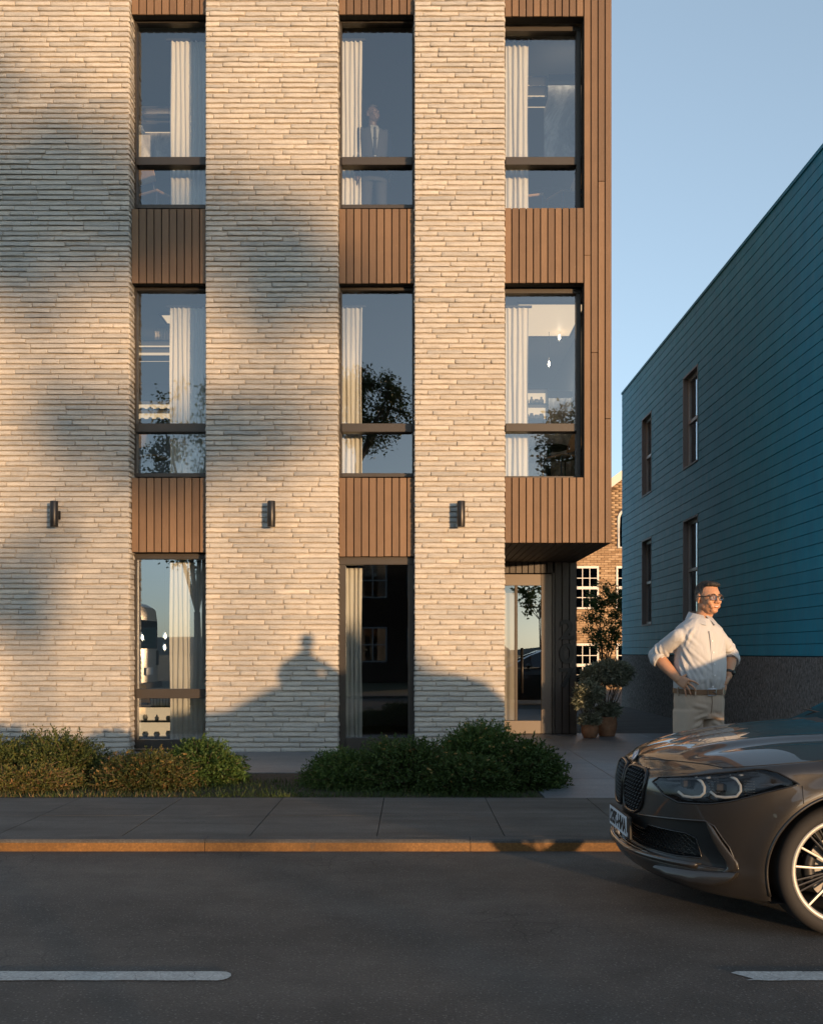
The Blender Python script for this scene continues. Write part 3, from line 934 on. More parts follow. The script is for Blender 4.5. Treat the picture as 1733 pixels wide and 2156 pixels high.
bar_chair((px(318, 0, Yr)[0], Yr, 3.42), R(150), 'tan bar chair behind the middle floor window of the leftmost column')
bar_chair((px(1186, 0, Yr)[0], Yr, 3.42), R(-60), 'tan bar chair right of the table in the middle floor corner window')
bar_chair((px(1126, 0, Yr)[0], Yr + 0.1, 3.42), R(75), 'tan bar chair beside the curtain in the middle floor corner window')
bar_table((px(1156, 0, Yr + 0.4)[0], Yr + 0.4, 3.42), 'small round bar table in the middle floor corner window')
bar_chair((px(318, 0, 15.6)[0], 15.6, 0.06), R(150), 'tan chair behind the ground floor window of the leftmost column', 0.45)

def shelf(x0, x1, z0, z1, Y, lab, glow=True, jars=True, where=''):
    """open wall shelf: back, two boards, light strip; things on it are separate"""
    c = empty('wall_shelf', ((x0 + x1) / 2, Y, z0)); w2 = (x1 - x0) / 2; h = z1 - z0
    MB().box(-w2, w2, 0.20, 0.22, 0, h).build('back_panel', 'backlit_panel', c)
    MB().bbox(-w2, w2, -0.02, 0.198, 0, 0.025, 0.002).build('shelf_board', 'shelf_black', c)
    MB().bbox(-w2, w2, -0.02, 0.198, h * 0.5, h * 0.5 + 0.02, 0.002).build('shelf_board', 'shelf_black', c)
    MB().bbox(-w2, w2, -0.02, 0.198, h - 0.02, h, 0.002).build('shelf_board', 'shelf_black', c)
    for sx in (-1, 1):
        MB().bbox(sx * w2 - 0.01, sx * w2 + 0.01, -0.019, 0.219, 0.026, h - 0.021, 0.002).build('side_panel', 'shelf_black', c)
    tag(c, lab, 'shelf', 'lit wall shelves in the rooms')
    if jars:
        k = min(5, max(3, int((x1 - x0) / 0.095)))
        for lv, zz in ((0, 0.026), (1, h * 0.5 + 0.021)):
            for i in range(k):
                x = x0 + 0.05 + (x1 - x0 - 0.1) * (i + 0.5) / k
                hh = random.uniform(0.6, 0.9) * (h * 0.5 - 0.1)
                r = random.uniform(0.028, 0.042)
                if lv == 1 and i % 2: prof = [(r * 0.8, 0), (r, hh * 0.3), (r, hh * 0.6), (r * 0.35, hh * 0.75), (r * 0.4, hh)]
                else: prof = [(r * 0.7, 0), (r * 1.1, hh * 0.25), (r * 1.15, hh * 0.5), (r * 0.75, hh * 0.8), (r * 0.85, hh * 0.85)]
                j = MB().lathe(prof, 14).build('jar', 'ceramic', None, smooth=True)
                j.location = (x, Y + 0.07, z0 + zz)
                tag(j, '%s jar from the left, %s board, shelf in the %s' % (('first', 'second', 'third', 'fourth', 'fifth')[i], ('lower', 'middle')[lv], where), 'jar', 'jars in the ' + where)
    return c
def shelf_px(xa, xb, ya, yb, Y, lab, where):
    a, z1 = px(xa, ya, Y); b2, z0 = px(xb, yb, Y)
    return shelf(a, b2, z0, z1, Y, lab, where=where)
shelf_px(298, 372, 224, 262, 14.5, 'lit shelf of jars in the top floor room of the leftmost column', 'top floor left room')
shelf_px(1098, 1152, 160, 208, 14.4, 'lit shelf of jars in the top floor corner room', 'top floor corner room')
shelf_px(282, 380, 842, 886, 15.6, 'lit shelf of jars low in the middle floor room of the leftmost column', 'middle floor left room')
shelf_px(1098, 1153, 818, 886, 15.8, 'lit shelf of jars in the middle floor corner room', 'middle floor corner room')
shelf_px(284, 420, 1487, 1556, 14.75, 'bright low shelf of jars in the ground floor window', 'ground floor left room')
shelf_px(276, 380, 716, 752, 15.1, 'bright shelf of jars high in the middle floor room of the leftmost column', 'middle floor left room, high shelf')
def slab_px(xa, xb, ya, yb, Y, lab):
    a, z1 = px(xa, ya, Y); b2, z0 = px(xb, yb, Y)
    o = empty('stone_panel', ((a + b2) / 2, Y, z0))
    MB().bbox(-(b2 - a) / 2, (b2 - a) / 2, 0, 0.03, 0, z1 - z0, 0.004).build('slab', 'marble', o)
    MB().bbox(-(b2 - a) / 2 + 0.05, (b2 - a) / 2 - 0.05, -0.13, -0.11, z1 - z0 + 0.03, z1 - z0 + 0.05, 0.003).build('washer_light', 'washer_light', o)
    MB().bbox(-(b2 - a) / 2 + 0.04, (b2 - a) / 2 - 0.04, -0.155, -0.135, z1 - z0 - 0.02, z1 - z0 + 0.07, 0.003).build('light_shade', 'shelf_black', o)
    MB().box(-(b2 - a) / 2 + 0.02, (b2 - a) / 2 - 0.02, 0.031, 0.06, 0.02, z1 - z0 - 0.02).build('backing', 'shelf_black', o)
    tag(o, lab, 'wall panel', 'veined stone panels')
slab_px(1146, 1225, 178, 330, 14.65, 'tall veined stone panel in the top floor corner room')
slab_px(1112, 1225, 838, 1010, 16.2, 'veined stone panel in the middle floor corner room')
slab_px(284, 372, 262, 336, 14.75, 'veined stone panel under the shelf in the top floor left room')
def pendant(x, y, Y, ceil, lab):
    X, Z = px(x, y, Y)
    c = empty('pendant_lamp', (X, Y, Z))
    MB().tube([(0, 0, 0.10), (0, 0, ceil - Z)], 0.003, 5).build('cord', 'shelf_black', c)
    MB().lathe([(0.004, 0.11), (0.012, 0.09), (0.034, 0.03), (0.040, 0.0), (0.032, -0.035), (0.006, -0.055)], 16).build('glass_drop', 'clear_lens', c, smooth=True)
    MB().lathe([(0.004, 0.06), (0.015, 0.025), (0.017, 0.0), (0.004, -0.02)], 10).build('filament', 'bulb', c, smooth=True)
    tag(c, lab, 'pendant lamp', 'glass drop pendant lamps')
pendant(1146, 655, 15.4, 6.1, 'highest glass pendant lamp in the middle floor corner window')
pendant(1178, 712, 15.4, 6.1, 'glass pendant lamp at the right of the middle floor corner window')
pendant(1156, 768, 15.4, 6.1, 'lowest glass pendant lamp in the middle floor corner window')
pendant(348, 1342, 15.0, 2.62, 'upper glass pendant lamp in the ground floor window')
pendant(347, 1366, 15.3, 2.62, 'lower glass pendant lamp in the ground floor window')
pendant(300, 1345, 15.2, 2.62, 'glass pendant lamp near the left jamb of the ground floor window')
def book_row(x0, x1, y, Y, n, lab):
    for i in range(n):
        x = x0 + (x1 - x0) * i / n
        X, Z = px(x, y, Y); wd = (x1 - x0) / n * Y / FPX * 0.85
        h = random.uniform(0.12, 0.19)
        b2 = empty('book', (X, Y, Z))
        MB().bbox(0, wd, 0, 0.13, 0, h, 0.002).build('cover', 'book_cream', b2)
        MB().box(0.003, wd - 0.003, -0.001, 0.0, 0.01, h - 0.01).build('spine', 'ceramic', b2)
        tag(b2, '%s pale book from the left, %s' % (('first', 'second', 'third', 'fourth', 'fifth', 'sixth')[i], lab), 'book', 'books ' + lab)
book_row(326, 356, 715.5, 15.15, 5, 'middle floor left room')
book_row(318, 356, 1486.5, 14.8, 6, 'ground floor left window')
# added glowing panels that stand for lit ceilings
def ceiling_glow(xa, xb, Y0, Y1, zc, lab):
    o = empty('ceiling_glow', ((xa + xb) / 2, (Y0 + Y1) / 2, zc))
    w2, d2 = (xb - xa) / 2, (Y1 - Y0) / 2
    MB().box(-w2, w2, -d2, d2, -0.02, -0.012).build('glow_sheet', 'backlit_panel', o)
    for q in (-1, 1):
        MB().bbox(-w2 - 0.03, w2 + 0.03, q * (d2 + 0.015) - 0.015, q * (d2 + 0.015) + 0.015, -0.035, -0.002, 0.003).build('trim', 'shelf_black', o)
        MB().bbox(q * (w2 + 0.015) - 0.015, q * (w2 + 0.015) + 0.015, -d2 + 0.001, d2 - 0.001, -0.035, -0.002, 0.003).build('trim', 'shelf_black', o)
    tag(o, lab, 'ceiling light', 'added ceiling glow panels')
ceiling_glow(1.45, 2.35, 14.15, 15.6, 6.1, 'added glowing panel for the lit ceiling of the middle floor corner room')
ceiling_glow(-3.5, -2.9, 14.6, 15.0, 6.1, 'added glowing ceiling panel in the middle floor room of the leftmost column')
# ================================================================== blue sided house
BX = 5.09
blue = empty('blue_house', (BX, 18, 0))
tag(blue, 'dark blue house clad in horizontal boards over a rough dark base', 'house')
def bt(m, name, mt, par=blue, **kw):
    m.v = [(a - BX, b_ - 18, c_) for a, b_, c_ in m.v]
    return m.build(name, mt, par, **kw)
BY0, BY1, BZ0, BZ1 = 11.0, 25.2, 1.30, 7.572
wz = [(1.927, 3.8086), (4.7496, 6.4744)]
wy = [(18.52, 19.53), (22.1, 23.02)]
wall = bt(MB().box(BX + 0.16, BX + 6.8, BY0, BY1, 0, BZ1 - 0.02), 'wall', 'dark_interior')
# wall skin behind the boards with window holes
sk = MB()
ys = [BY0, wy[0][0], wy[0][1], wy[1][0], wy[1][1], BY1]; zz = [0.0, wz[0][0], wz[0][1], wz[1][0], wz[1][1], BZ1 - 0.02]
for i in range(5):
    for j in range(5):
        if i in (1, 3) and j in (1, 3): continue
        sk.box(BX + 0.004, BX + 0.158, ys[i] + (0 if i else 0), ys[i + 1] - 0.0004, zz[j], zz[j + 1] - 0.0004)
bt(sk, 'wall_skin', 'groove_blue', wall)
nrow = 40; bp = (BZ1 - BZ0) / nrow
for k in range(nrow):
    z0 = BZ0 + k * bp; z1 = z0 + bp
    segs = [(BY0, BY1)]
    for (a, b_) in wz:
        if z0 + 0.01 < b_ and z1 - 0.01 > a:
            segs = [(BY0, wy[0][0]), (wy[0][1], wy[1][0]), (wy[1][1], BY1)]
    for (a, b_) in segs:
        j = random.uniform(-0.001, 0.001)
        m = MB().add([(BX + 0.003, a, z0 + 0.002), (BX + 0.003, b_, z0 + 0.002), (BX + 0.003, b_, z1 - 0.001), (BX + 0.003, a, z1 - 0.001),
                      (BX - 0.016 + j, a, z0 + 0.005), (BX - 0.016 + j, b_, z0 + 0.005), (BX - 0.012 + j, b_, z1 - 0.002), (BX - 0.012 + j, a, z1 - 0.002)],
                     [(0, 1, 2, 3), (4, 7, 6, 5), (0, 4, 5, 1), (3, 2, 6, 7), (0, 3, 7, 4), (1, 5, 6, 2)])
        bt(m, 'siding_board', 'blue_siding', wall)
m = MB().box(BX - 0.03, BX + 6.85, BY0 - 0.03, BY1 + 0.02, BZ1 + 0.001, BZ1 + 0.05)
bt(m, 'roof_edge', 'blue_siding')
# rough base, its own relief
gb = MB(); ny, nz = 150, 16; rr = random.Random(5)
for j in range(nz + 1):
    for i in range(ny + 1):
        gb.v.append((BX - 0.012 - rr.random() * 0.016, BY0 + (BY1 - BY0) * i / ny, 0.03 + (BZ0 - 0.04) * j / nz))
for j in range(nz):
    for i in range(ny):
        q = j * (ny + 1) + i
        gb.f.append((q, q + ny + 1, q + ny + 2, q + 1)); gb.m.append(0)
bt(gb, 'plinth', 'stucco_dark')
bt(MB().box(BX - 0.01, BX + 6.8, BY0 - 0.02, BY0 - 0.001, 0.03, BZ1), 'front_wall', 'blue_siding')
for (z0, z1) in wz:
    for (y0, y1) in wy:
        wn = bt(MB().box(BX - 0.02, BX + 0.15, y1 - 0.03, y1 + 0.0, z0, z1).box(BX - 0.02, BX + 0.15, y0, y0 + 0.03, z0, z1)
                .box(BX - 0.0199, BX + 0.15, y0 + 0.0301, y1 - 0.0301, z1 - 0.03, z1).box(BX - 0.03, BX + 0.15, y0 + 0.0301, y1 - 0.0301, z0, z0 + 0.03), 'window', 'reveal_grey')
        zm = (z0 + z1) / 2
        def ws(m, name, mt):
            m.v = [(a - BX, b_ - 18, c_) for a, b_, c_ in m.v]
            m.build(name, mt, wn)
        a, b_ = y0 + 0.0302, y1 - 0.0302
        ws(MB().box(BX + 0.075, BX + 0.12, b_ - 0.05, b_, z0 + 0.031, z1 - 0.031).box(BX + 0.075, BX + 0.12, a, a + 0.05, z0 + 0.031, z1 - 0.031)
           .box(BX + 0.0751, BX + 0.12, a + 0.0501, b_ - 0.0501, z1 - 0.09, z1 - 0.031).box(BX + 0.0751, BX + 0.12, a + 0.0501, b_ - 0.0501, z0 + 0.031, z0 + 0.09), 'frame', 'white_paint')
        ws(MB().bbox(BX + 0.06, BX + 0.118, a + 0.0502, b_ - 0.0502, zm - 0.03, zm + 0.03, 0.003), 'meeting_rail', 'white_paint')
        ws(MB().box(BX + 0.10, BX + 0.106, a + 0.0503, b_ - 0.0503, zm + 0.0301, z1 - 0.0901), 'pane', 'window_glass')
        ws(MB().box(BX + 0.10, BX + 0.106, a + 0.0503, b_ - 0.0503, z0 + 0.0901, zm - 0.0301), 'pane', 'window_glass')

# ================================================================== tan brick house behind
TY = 36.0
tan = empty('brick_house', (8.5, TY, 0))
tag(tan, 'sunlit tan brick house with white sash windows behind the alley', 'house')
def tt(m, name, mt, par=tan, **kw):
    m.v = [(a - 8.5, b_ - TY, c_) for a, b_, c_ in m.v]
    return m.build(name, mt, par, **kw)
prof = [(4.6, 0.0), (12.6, 0.0), (12.6, 5.3), (9.6, 9.15), (4.6, 5.4)]
twall = tt(MB().prism(prof, TY + 0.012, TY + 9), 'wall', 'tan_mortar')
twin = [(5.64, 6.39, 1.35 + (1374 - 1279) * TY / FPX, 1.35 + (1374 - 1197) * TY / FPX), (5.64, 6.39, 1.35 + (1374 - 1442) * TY / FPX, 1.35 + (1374 - 1360) * TY / FPX),
        (7.11, 7.86, 1.35 + (1374 - 1279) * TY / FPX, 1.35 + (1374 - 1197) * TY / FPX), (7.11, 7.86, 1.35 + (1374 - 1442) * TY / FPX, 1.35 + (1374 - 1360) * TY / FPX)]
ax0, ax1, az0, az1 = 7.13, 7.83, 1.35 + (1374 - 1153) * TY / FPX, 1.35 + (1374 - 1072) * TY / FPX
def in_win(x, z, mx, mz):
    for (a, b_, c_, d) in twin + [(ax0, ax1, az0, az1)]:
        if a - mx < x < b_ + mx and c_ - mz < z < d + mz: return True
    return False
rnd = random.Random(3)
tb = []
z = 0.08; row = 0
while z < 7.6:
    x = 4.7 - (0.12 if row % 2 else 0)
    while x < 7.75:
        L = 0.232
        cx, cz = x + L / 2, z + 0.035
        top = 5.4 + (cx - 4.6) * 0.75
        if not in_win(cx, cz, 0.09, 0.03) and cz < top - 0.12: tb.append((x, z, L, min(1, max(0, rnd.gauss(0.5, 0.25)))))
        x += L + 0.012
    z += 0.081; row += 1
def cube_vf(x0, x1, y0, y1, z0, z1):
    m = MB().box(x0, x1, y0, y1, z0, z1); return m.v, m.f
vis = sorted(range(len(tb)), key=lambda k: (abs(tb[k][0] + 0.1 - 6.6) > 0.95, abs(tb[k][1] - 2.6)))
sing = set(vis[:300])
BM = []
for tn in range(8):
    v, f = cube_vf(0, 0.232, 0, 0.05, 0, 0.069)
    me = bpy.data.meshes.new('brick'); me.from_pydata(v, [], f); me.materials.append(M_['tan_brick'])
    at = me.attributes.new('tone', 'FLOAT', 'POINT'); at.data.foreach_set('value', [tn / 7] * 8)
    BM.append(me)
AV, AF, AT = [], [], []
for k, (x, z, L, tn) in enumerate(tb):
    y = TY + rnd.uniform(-0.003, 0.003)
    if k in sing:
        o = bpy.data.objects.new('brick', BM[int(tn * 7.99) % 8]); SC.collection.objects.link(o); o.parent = twall
        o.location = (x - 8.5, y - TY, z)
    else:
        v, f = cube_vf(x - 8.5, x + L - 8.5, y - TY, y - TY + 0.05, z, z + 0.069)
        b0 = len(AV); AV += v; AF += [tuple(i + b0 for i in q) for q in f]; AT += [tn] * 8
tag(link('brickwork', np_mesh('brickwork', AV, AF, AT), 'tan_brick', tan), kind='stuff')
for (a, b_, c_, d) in twin:
    wn = tt(MB().bbox(a - 0.06, b_ + 0.06, TY - 0.03, TY + 0.03, d, d + 0.08, 0.004).bbox(a - 0.08, b_ + 0.08, TY - 0.05, TY + 0.03, c_ - 0.06, c_, 0.004)
            .bbox(a - 0.06, a, TY - 0.029, TY + 0.03, c_ + 0.001, d - 0.001, 0.004).bbox(b_, b_ + 0.06, TY - 0.029, TY + 0.03, c_ + 0.001, d - 0.001, 0.004), 'window', 'white_paint')
    def ws2(m, name, mt):
        m.v = [(p - 8.5, q - TY, r) for p, q, r in m.v]; m.build(name, mt, wn)
    ws2(MB().box(a, b_, TY + 0.004, TY + 0.010, c_, d), 'pane', 'dark_glass')
    g = MB(); zm = (c_ + d) / 2
    g.box(a, b_, TY - 0.02, TY + 0.003, zm - 0.05, zm + 0.05)
    for i in (1, 2): g.box(a + (b_ - a) * i / 3 - 0.012, a + (b_ - a) * i / 3 + 0.012, TY - 0.012, TY + 0.0025, c_ + 0.001, zm - 0.051).box(a + (b_ - a) * i / 3 - 0.012, a + (b_ - a) * i / 3 + 0.012, TY - 0.012, TY + 0.0025, zm + 0.051, d - 0.001)
    for q in (0.25, 0.75): g.box(a + 0.001, b_ - 0.001, TY - 0.0115, TY + 0.002, c_ + (d - c_) * q - 0.012, c_ + (d - c_) * q + 0.012)
    ws2(g, 'glazing_bars', 'white_paint')
r_ = (ax1 - ax0) / 2; arc = [(ax0, az0), (ax1, az0)] + [((ax0 + ax1) / 2 + r_ * math.cos(math.pi * k / 12), az1 - r_ + r_ * math.sin(math.pi * k / 12)) for k in range(13)]
wn = tt(MB().tube([(x, TY - 0.01, z) for x, z in arc], 0.05, 6, closed=True), 'window', 'white_paint')
m = MB().prism(arc, TY + 0.001, TY + 0.006); m.v = [(p - 8.5, q - TY, r) for p, q, r in m.v]; m.build('pane', 'dark_glass', wn)
sl = Vector((5.0, 0, 3.75)).normalized()
rf = tt(MB().add([(4.2, TY - 0.25, 5.1), (9.6, TY - 0.25, 9.15), (15, TY - 0.25, 5.1), (4.2, TY + 9, 5.1), (9.6, TY + 9, 9.15), (15, TY + 9, 5.1),
                  (4.2, TY - 0.25, 5.28), (9.6, TY - 0.25, 9.33), (15, TY - 0.25, 5.28), (4.2, TY + 9, 5.28), (9.6, TY + 9, 9.33), (15, TY + 9, 5.28)],
                 [(0, 1, 7, 6), (1, 2, 8, 7), (6, 7, 10, 9), (7, 8, 11, 10), (0, 3, 4, 1), (1, 4, 5, 2), (3, 0, 6, 9), (2, 5, 11, 8)]), 'roof', 'roof_slate')
m = MB().add([(4.2, TY - 0.29, 5.02), (9.6, TY - 0.29, 9.07), (15, TY - 0.29, 5.02), (4.2, TY - 0.29, 5.34), (9.6, TY - 0.29, 9.39), (15, TY - 0.29, 5.34),
              (4.2, TY - 0.252, 5.02), (9.6, TY - 0.252, 9.07), (15, TY - 0.252, 5.02), (4.2, TY - 0.252, 5.34), (9.6, TY - 0.252, 9.39), (15, TY - 0.252, 5.34)],
             [(0, 1, 4, 3), (1, 2, 5, 4), (0, 6, 7, 1), (1, 7, 8, 2), (3, 4, 10, 9), (4, 5, 11, 10)])
m.v = [(p - 8.5, q - TY, r) for p, q, r in m.v]; m.build('verge_board', 'roof_trim', rf)

# ================================================================== plants
def leaf_mesh(P, D, size, aspect=0.42, tone=None, seed=0, fold=0.25):
    """rhombic leaves: base points P, directions D"""
    rg = np.random.default_rng(seed)
    n = len(P)
    D = D / (np.linalg.norm(D, axis=1, keepdims=True) + 1e-9)
    up = rg.normal(size=(n, 3)); up[:, 2] += 0.6
    S = np.cross(D, up); S /= (np.linalg.norm(S, axis=1, keepdims=True) + 1e-9)
    Nn = np.cross(S, D)
    L = (size * rg.uniform(0.5, 1.4, n))[:, None]
    W = L * aspect
    mid = P + D * L * 0.45
    V = np.stack([P, mid + S * W * 0.5 + Nn * W * fold, P + D * L - Nn * L * 0.12, mid - S * W * 0.5 + Nn * W * fold], axis=1).reshape(-1, 3)
    F = np.arange(n * 4).reshape(-1, 4)
    if tone is None: tone = rg.uniform(0, 1, n)
    return V, F, np.repeat(tone, 4)

def shrub_arrays(R3, shoots, per, size, seed, zmin=-0.1, inner=0.45, jag=0.28, lobes=5, aspect=0.42, tone_mid=0.5, droop=0.0, fill=0.5):
    rg = np.random.default_rng(seed)
    d = rg.normal(size=(shoots * 3, 3)); d /= np.linalg.norm(d, axis=1, keepdims=True)
    d = d[d[:, 2] > zmin][:shoots]
    n = len(d)
    lob = rg.normal(size=(lobes, 3)); lob[:, 2] = np.abs(lob[:, 2]); lob /= np.linalg.norm(lob, axis=1, keepdims=True)
    bulge = np.max(np.exp(3.5 * (d @ lob.T - 1)), axis=1)
    rad = 0.72 + 0.26 * bulge + jag * (rg.random(n) ** 2.2) - 0.1 * rg.random(n)
    tips = d * rad[:, None] * np.array(R3)
    start = tips * inner * np.array([0.75, 0.75, 0.5])
    bend = rg.normal(size=(n, 3)) * 0.06 * np.array(R3); bend[:, 2] += 0.08 * R3[2] - droop * R3[2]
    tt_ = np.linspace(fill, 1.0, per)
    P = []; D = []; T = []
    st = rg.normal(0, 0.16, n) + tone_mid
    for k, u in enumerate(tt_):
        u2 = np.clip(u + rg.uniform(-0.05, 0.05, n), 0, 1)[:, None]
        p = start * (1 - u2) + tips * u2 + bend * (u2 * (1 - u2) * 4)
        ax = (tips - start); ax /= np.linalg.norm(ax, axis=1, keepdims=True)
        side = rg.normal(size=(n, 3))
        P.append(p); D.append(ax * 0.75 + side * 0.6 + np.array([0, 0, 0.15]))
        T.append(np.clip(st + rg.normal(0, 0.14, n) + 0.12 * (u - 0.7), 0, 1))
    P = np.concatenate(P); D = np.concatenate(D); T = np.concatenate(T)
    V, F, tone = leaf_mesh(P, D, size, aspect, T, seed + 1)
    return V, F, tone, start, tips, bend

def twig_mesh(start, tips, bend, step, r0, r1, base=(0, 0, 0)):
    m = MB()
    for k in range(0, len(tips), step):
        a = Vector(start[k]) * 0.3; a.z = max(a.z, 0) * 0.3
        b_ = Vector(start[k]) * 0.5 + Vector(tips[k]) * 0.5 + Vector(bend[k])
        m.tube([a, b_, Vector(tips[k])], [r0, (r0 + r1) / 2, r1], 4, cap=False)
    return m

def shrub(cx, top, hw, Y, ry, mt, lab, shoots=900, per=13, size=0.026, seed=1, flowers=0, jag=0.28, z_base=0.07, aspect=0.42, tone_mid=0.5, group='shrubs in the planting bed', name='shrub', step=12, twig='twig', fl_mt='blossom'):
    X, zt = px(cx, top, Y)
    h = zt - z_base
    rx = hw * Y / FPX
    o = empty(name, (X, Y, z_base))
    V, F, tone, st, tp, bd = shrub_arrays((rx, ry, h), int(shoots * 1.5), per, size * 1.12, seed, zmin=-0.06, jag=jag, aspect=aspect, tone_mid=tone_mid)
    V[:, 2] = np.maximum(V[:, 2], 0.0 + 0.01 * np.random.default_rng(seed).random(len(V)))
    link('foliage', np_mesh('foliage', V, F, tone), mt, o)
    twig_mesh(st, tp, bd, step, 0.005, 0.0016).build('stems', twig, o)
    if flowers:
        rg = np.random.default_rng(seed + 9)
        ok = np.where((tp[:, 2] > 0.3 * h))[0]
        pick = rg.choice(ok, min(flowers, len(ok)), replace=False)
        P = []; D = []
        for k in pick:
            q = rg.normal(size=(9, 3)); q[:, 2] = np.abs(q[:, 2]) + 0.3
            P.append(np.repeat(tp[k][None], 9, 0)); D.append(q)
        V, F, tn = leaf_mesh(np.concatenate(P), np.concatenate(D), 0.020, 0.6, None, seed + 4)
        link('blossoms', np_mesh('blossoms', V, F, tn), fl_mt, o)
    return tag(o, lab, 'shrub', group)

shrub(-10, 1556, 105, 10.3, 0.62, 'leaf_rust', 'rusty green shrub at the left end of the planting bed', 1100, 13, 0.026, 21, tone_mid=0.42)
shrub(130, 1545, 125, 10.35, 0.62, 'leaf_rust', 'tall wispy green and russet shrub in front of the left brick pier', 1300, 13, 0.026, 22, jag=0.36, tone_mid=0.34)
shrub(55, 1607, 120, 9.72, 0.40, 'leaf_rust', 'low twiggy brown shrub at the front left of the bed', 900, 12, 0.024, 23, tone_mid=0.62, step=3)
shrub(300, 1584, 120, 9.85, 0.48, 'leaf_rust', 'russet shrub with pink tips below the left ground floor window', 1300, 13, 0.025, 24, flowers=60, tone_mid=0.6)
shrub(420, 1562, 100, 10.35, 0.60, 'leaf_green', 'leafy green shrub at the right end of the left group', 1200, 13, 0.028, 25, tone_mid=0.45)
shrub(722, 1583, 90, 10.1, 0.60, 'leaf_green', 'fine leaved green shrub at the left end of the middle group', 1200, 13, 0.024, 26, tone_mid=0.45)
shrub(865, 1552, 130, 10.0, 0.62, 'leaf_dark', 'broad dark green shrub in front of the glazed ground floor door', 1700, 13, 0.026, 27, flowers=30, tone_mid=0.5)
shrub(1005, 1516, 115, 10.45, 0.68, 'leaf_green', 'tallest green shrub with orange blossoms in front of the brick pier by the entrance', 1700, 13, 0.027, 28, flowers=90, tone_mid=0.42)
shrub(985, 1590, 120, 9.65, 0.42, 'leaf_dark', 'low dark shrub with orange blossoms at the pavement edge', 1300, 13, 0.027, 29, flowers=60)
shrub(1112, 1575, 72, 10.05, 0.50, 'leaf_dark', 'spiky dark shrub at the right end of the bed beside the entrance paving', 800, 15, 0.034, 30, flowers=40, jag=0.5)

# grass strip
rg = np.random.default_rng(4)
n = 11000
gx = rg.uniform(-5.4, 1.14, n); gy = 9.145 + (rg.random(n) ** 1.6) * 1.2
P = np.stack([gx, gy, np.full(n, 0.07)], 1)
D = rg.normal(size=(n, 3)) * np.array([0.45, 0.45, 0.1]) + np.array([0, 0, 1.0])
tawny = np.clip(0.35 + 0.40 * (gx < -1.9) * (gy < 9.6) * rg.random(n) * 1.6 + rg.normal(0, 0.2, n), 0, 1)  # tawny tone, stronger at the front left
V, F, tn = leaf_mesh(P, D, 0.05, 0.12, tawny, 5, 0.1)
tag(link('grass', np_mesh('grass', V, F, tn), 'grass'), 'short grass with tawny tufts along the pavement edge', 'grass', kind='stuff')

# potted plants
def pot(X, Y, r, h, lab, seed, crowns, size):
    o = empty('potted_plant', (X, Y, 0.078))
    MB().lathe([(r * 0.66, 0), (r * 0.74, 0.005), (r * 0.94, h * 0.35), (r, h * 0.62), (r * 0.93, h * 0.90), (r * 0.99, h), (r * 0.90, h), (r * 0.86, h * 0.9), (0.01, h * 0.9)], 28).build('pot', 'terracotta', o, smooth=True, angle=50)
    stems = MB()
    rr = random.Random(seed)
    allV, allF, allT = [], [], []; off = 0
    for i, (dx, dz, rx, rz, shoots) in enumerate(crowns):
        V, F, tn, st, tp, bd = shrub_arrays((rx, rx, rz), shoots, 12, size, seed + i, zmin=-0.85, inner=0.3, jag=0.25, aspect=0.24, lobes=6, fill=0.45)
        V = V + np.array([dx, 0, dz])
        allV.append(V); allF.append(F + off); allT.append(tn); off += len(V)
        for k in range(7 if dz > h + 0.15 else 2):
            a = Vector((rr.uniform(-0.04, 0.04), rr.uniform(-0.04, 0.04), h * 0.9)); e = Vector((dx + rr.uniform(-0.6, 0.6) * rx, rr.uniform(-0.6, 0.6) * rx, dz + rr.uniform(-0.2, 0.3) * rz))
            mid = (a + e) / 2 + Vector((rr.uniform(-0.05, 0.05), rr.uniform(-0.05, 0.05), 0))
            stems.tube([a, mid, e], [0.009, 0.007, 0.003], 5)
    link('foliage', np_mesh('foliage', np.concatenate(allV), np.concatenate(allF), np.concatenate(allT)), 'leaf_grey', o)
    stems.build('stems', 'bark', o)
    return tag(o, lab, 'potted plant', 'potted plants by the entrance')
Yp = 15.55; X, _ = px(1242, 0, Yp)
pot(X, Yp, 0.13, 0.20, 'smaller terracotta pot with a grey leaved bush, left of the pair', 40, [(0.0, 0.66, 0.24, 0.17, 420), (-0.1, 0.52, 0.16, 0.12, 180), (0, 0.25, 0.15, 0.10, 260)], 0.06)
Yp = 15.85; X, _ = px(1278, 0, Yp)
pot(X, Yp, 0.155, 0.30, 'larger terracotta pot with a spreading grey leaved bush, right of the pair', 50, [(0.02, 0.95, 0.36, 0.20, 620), (0.15, 0.86, 0.2, 0.14, 220), (-0.2, 0.9, 0.2, 0.16, 220), (0.02, 0.37, 0.18, 0.12, 300)], 0.065)

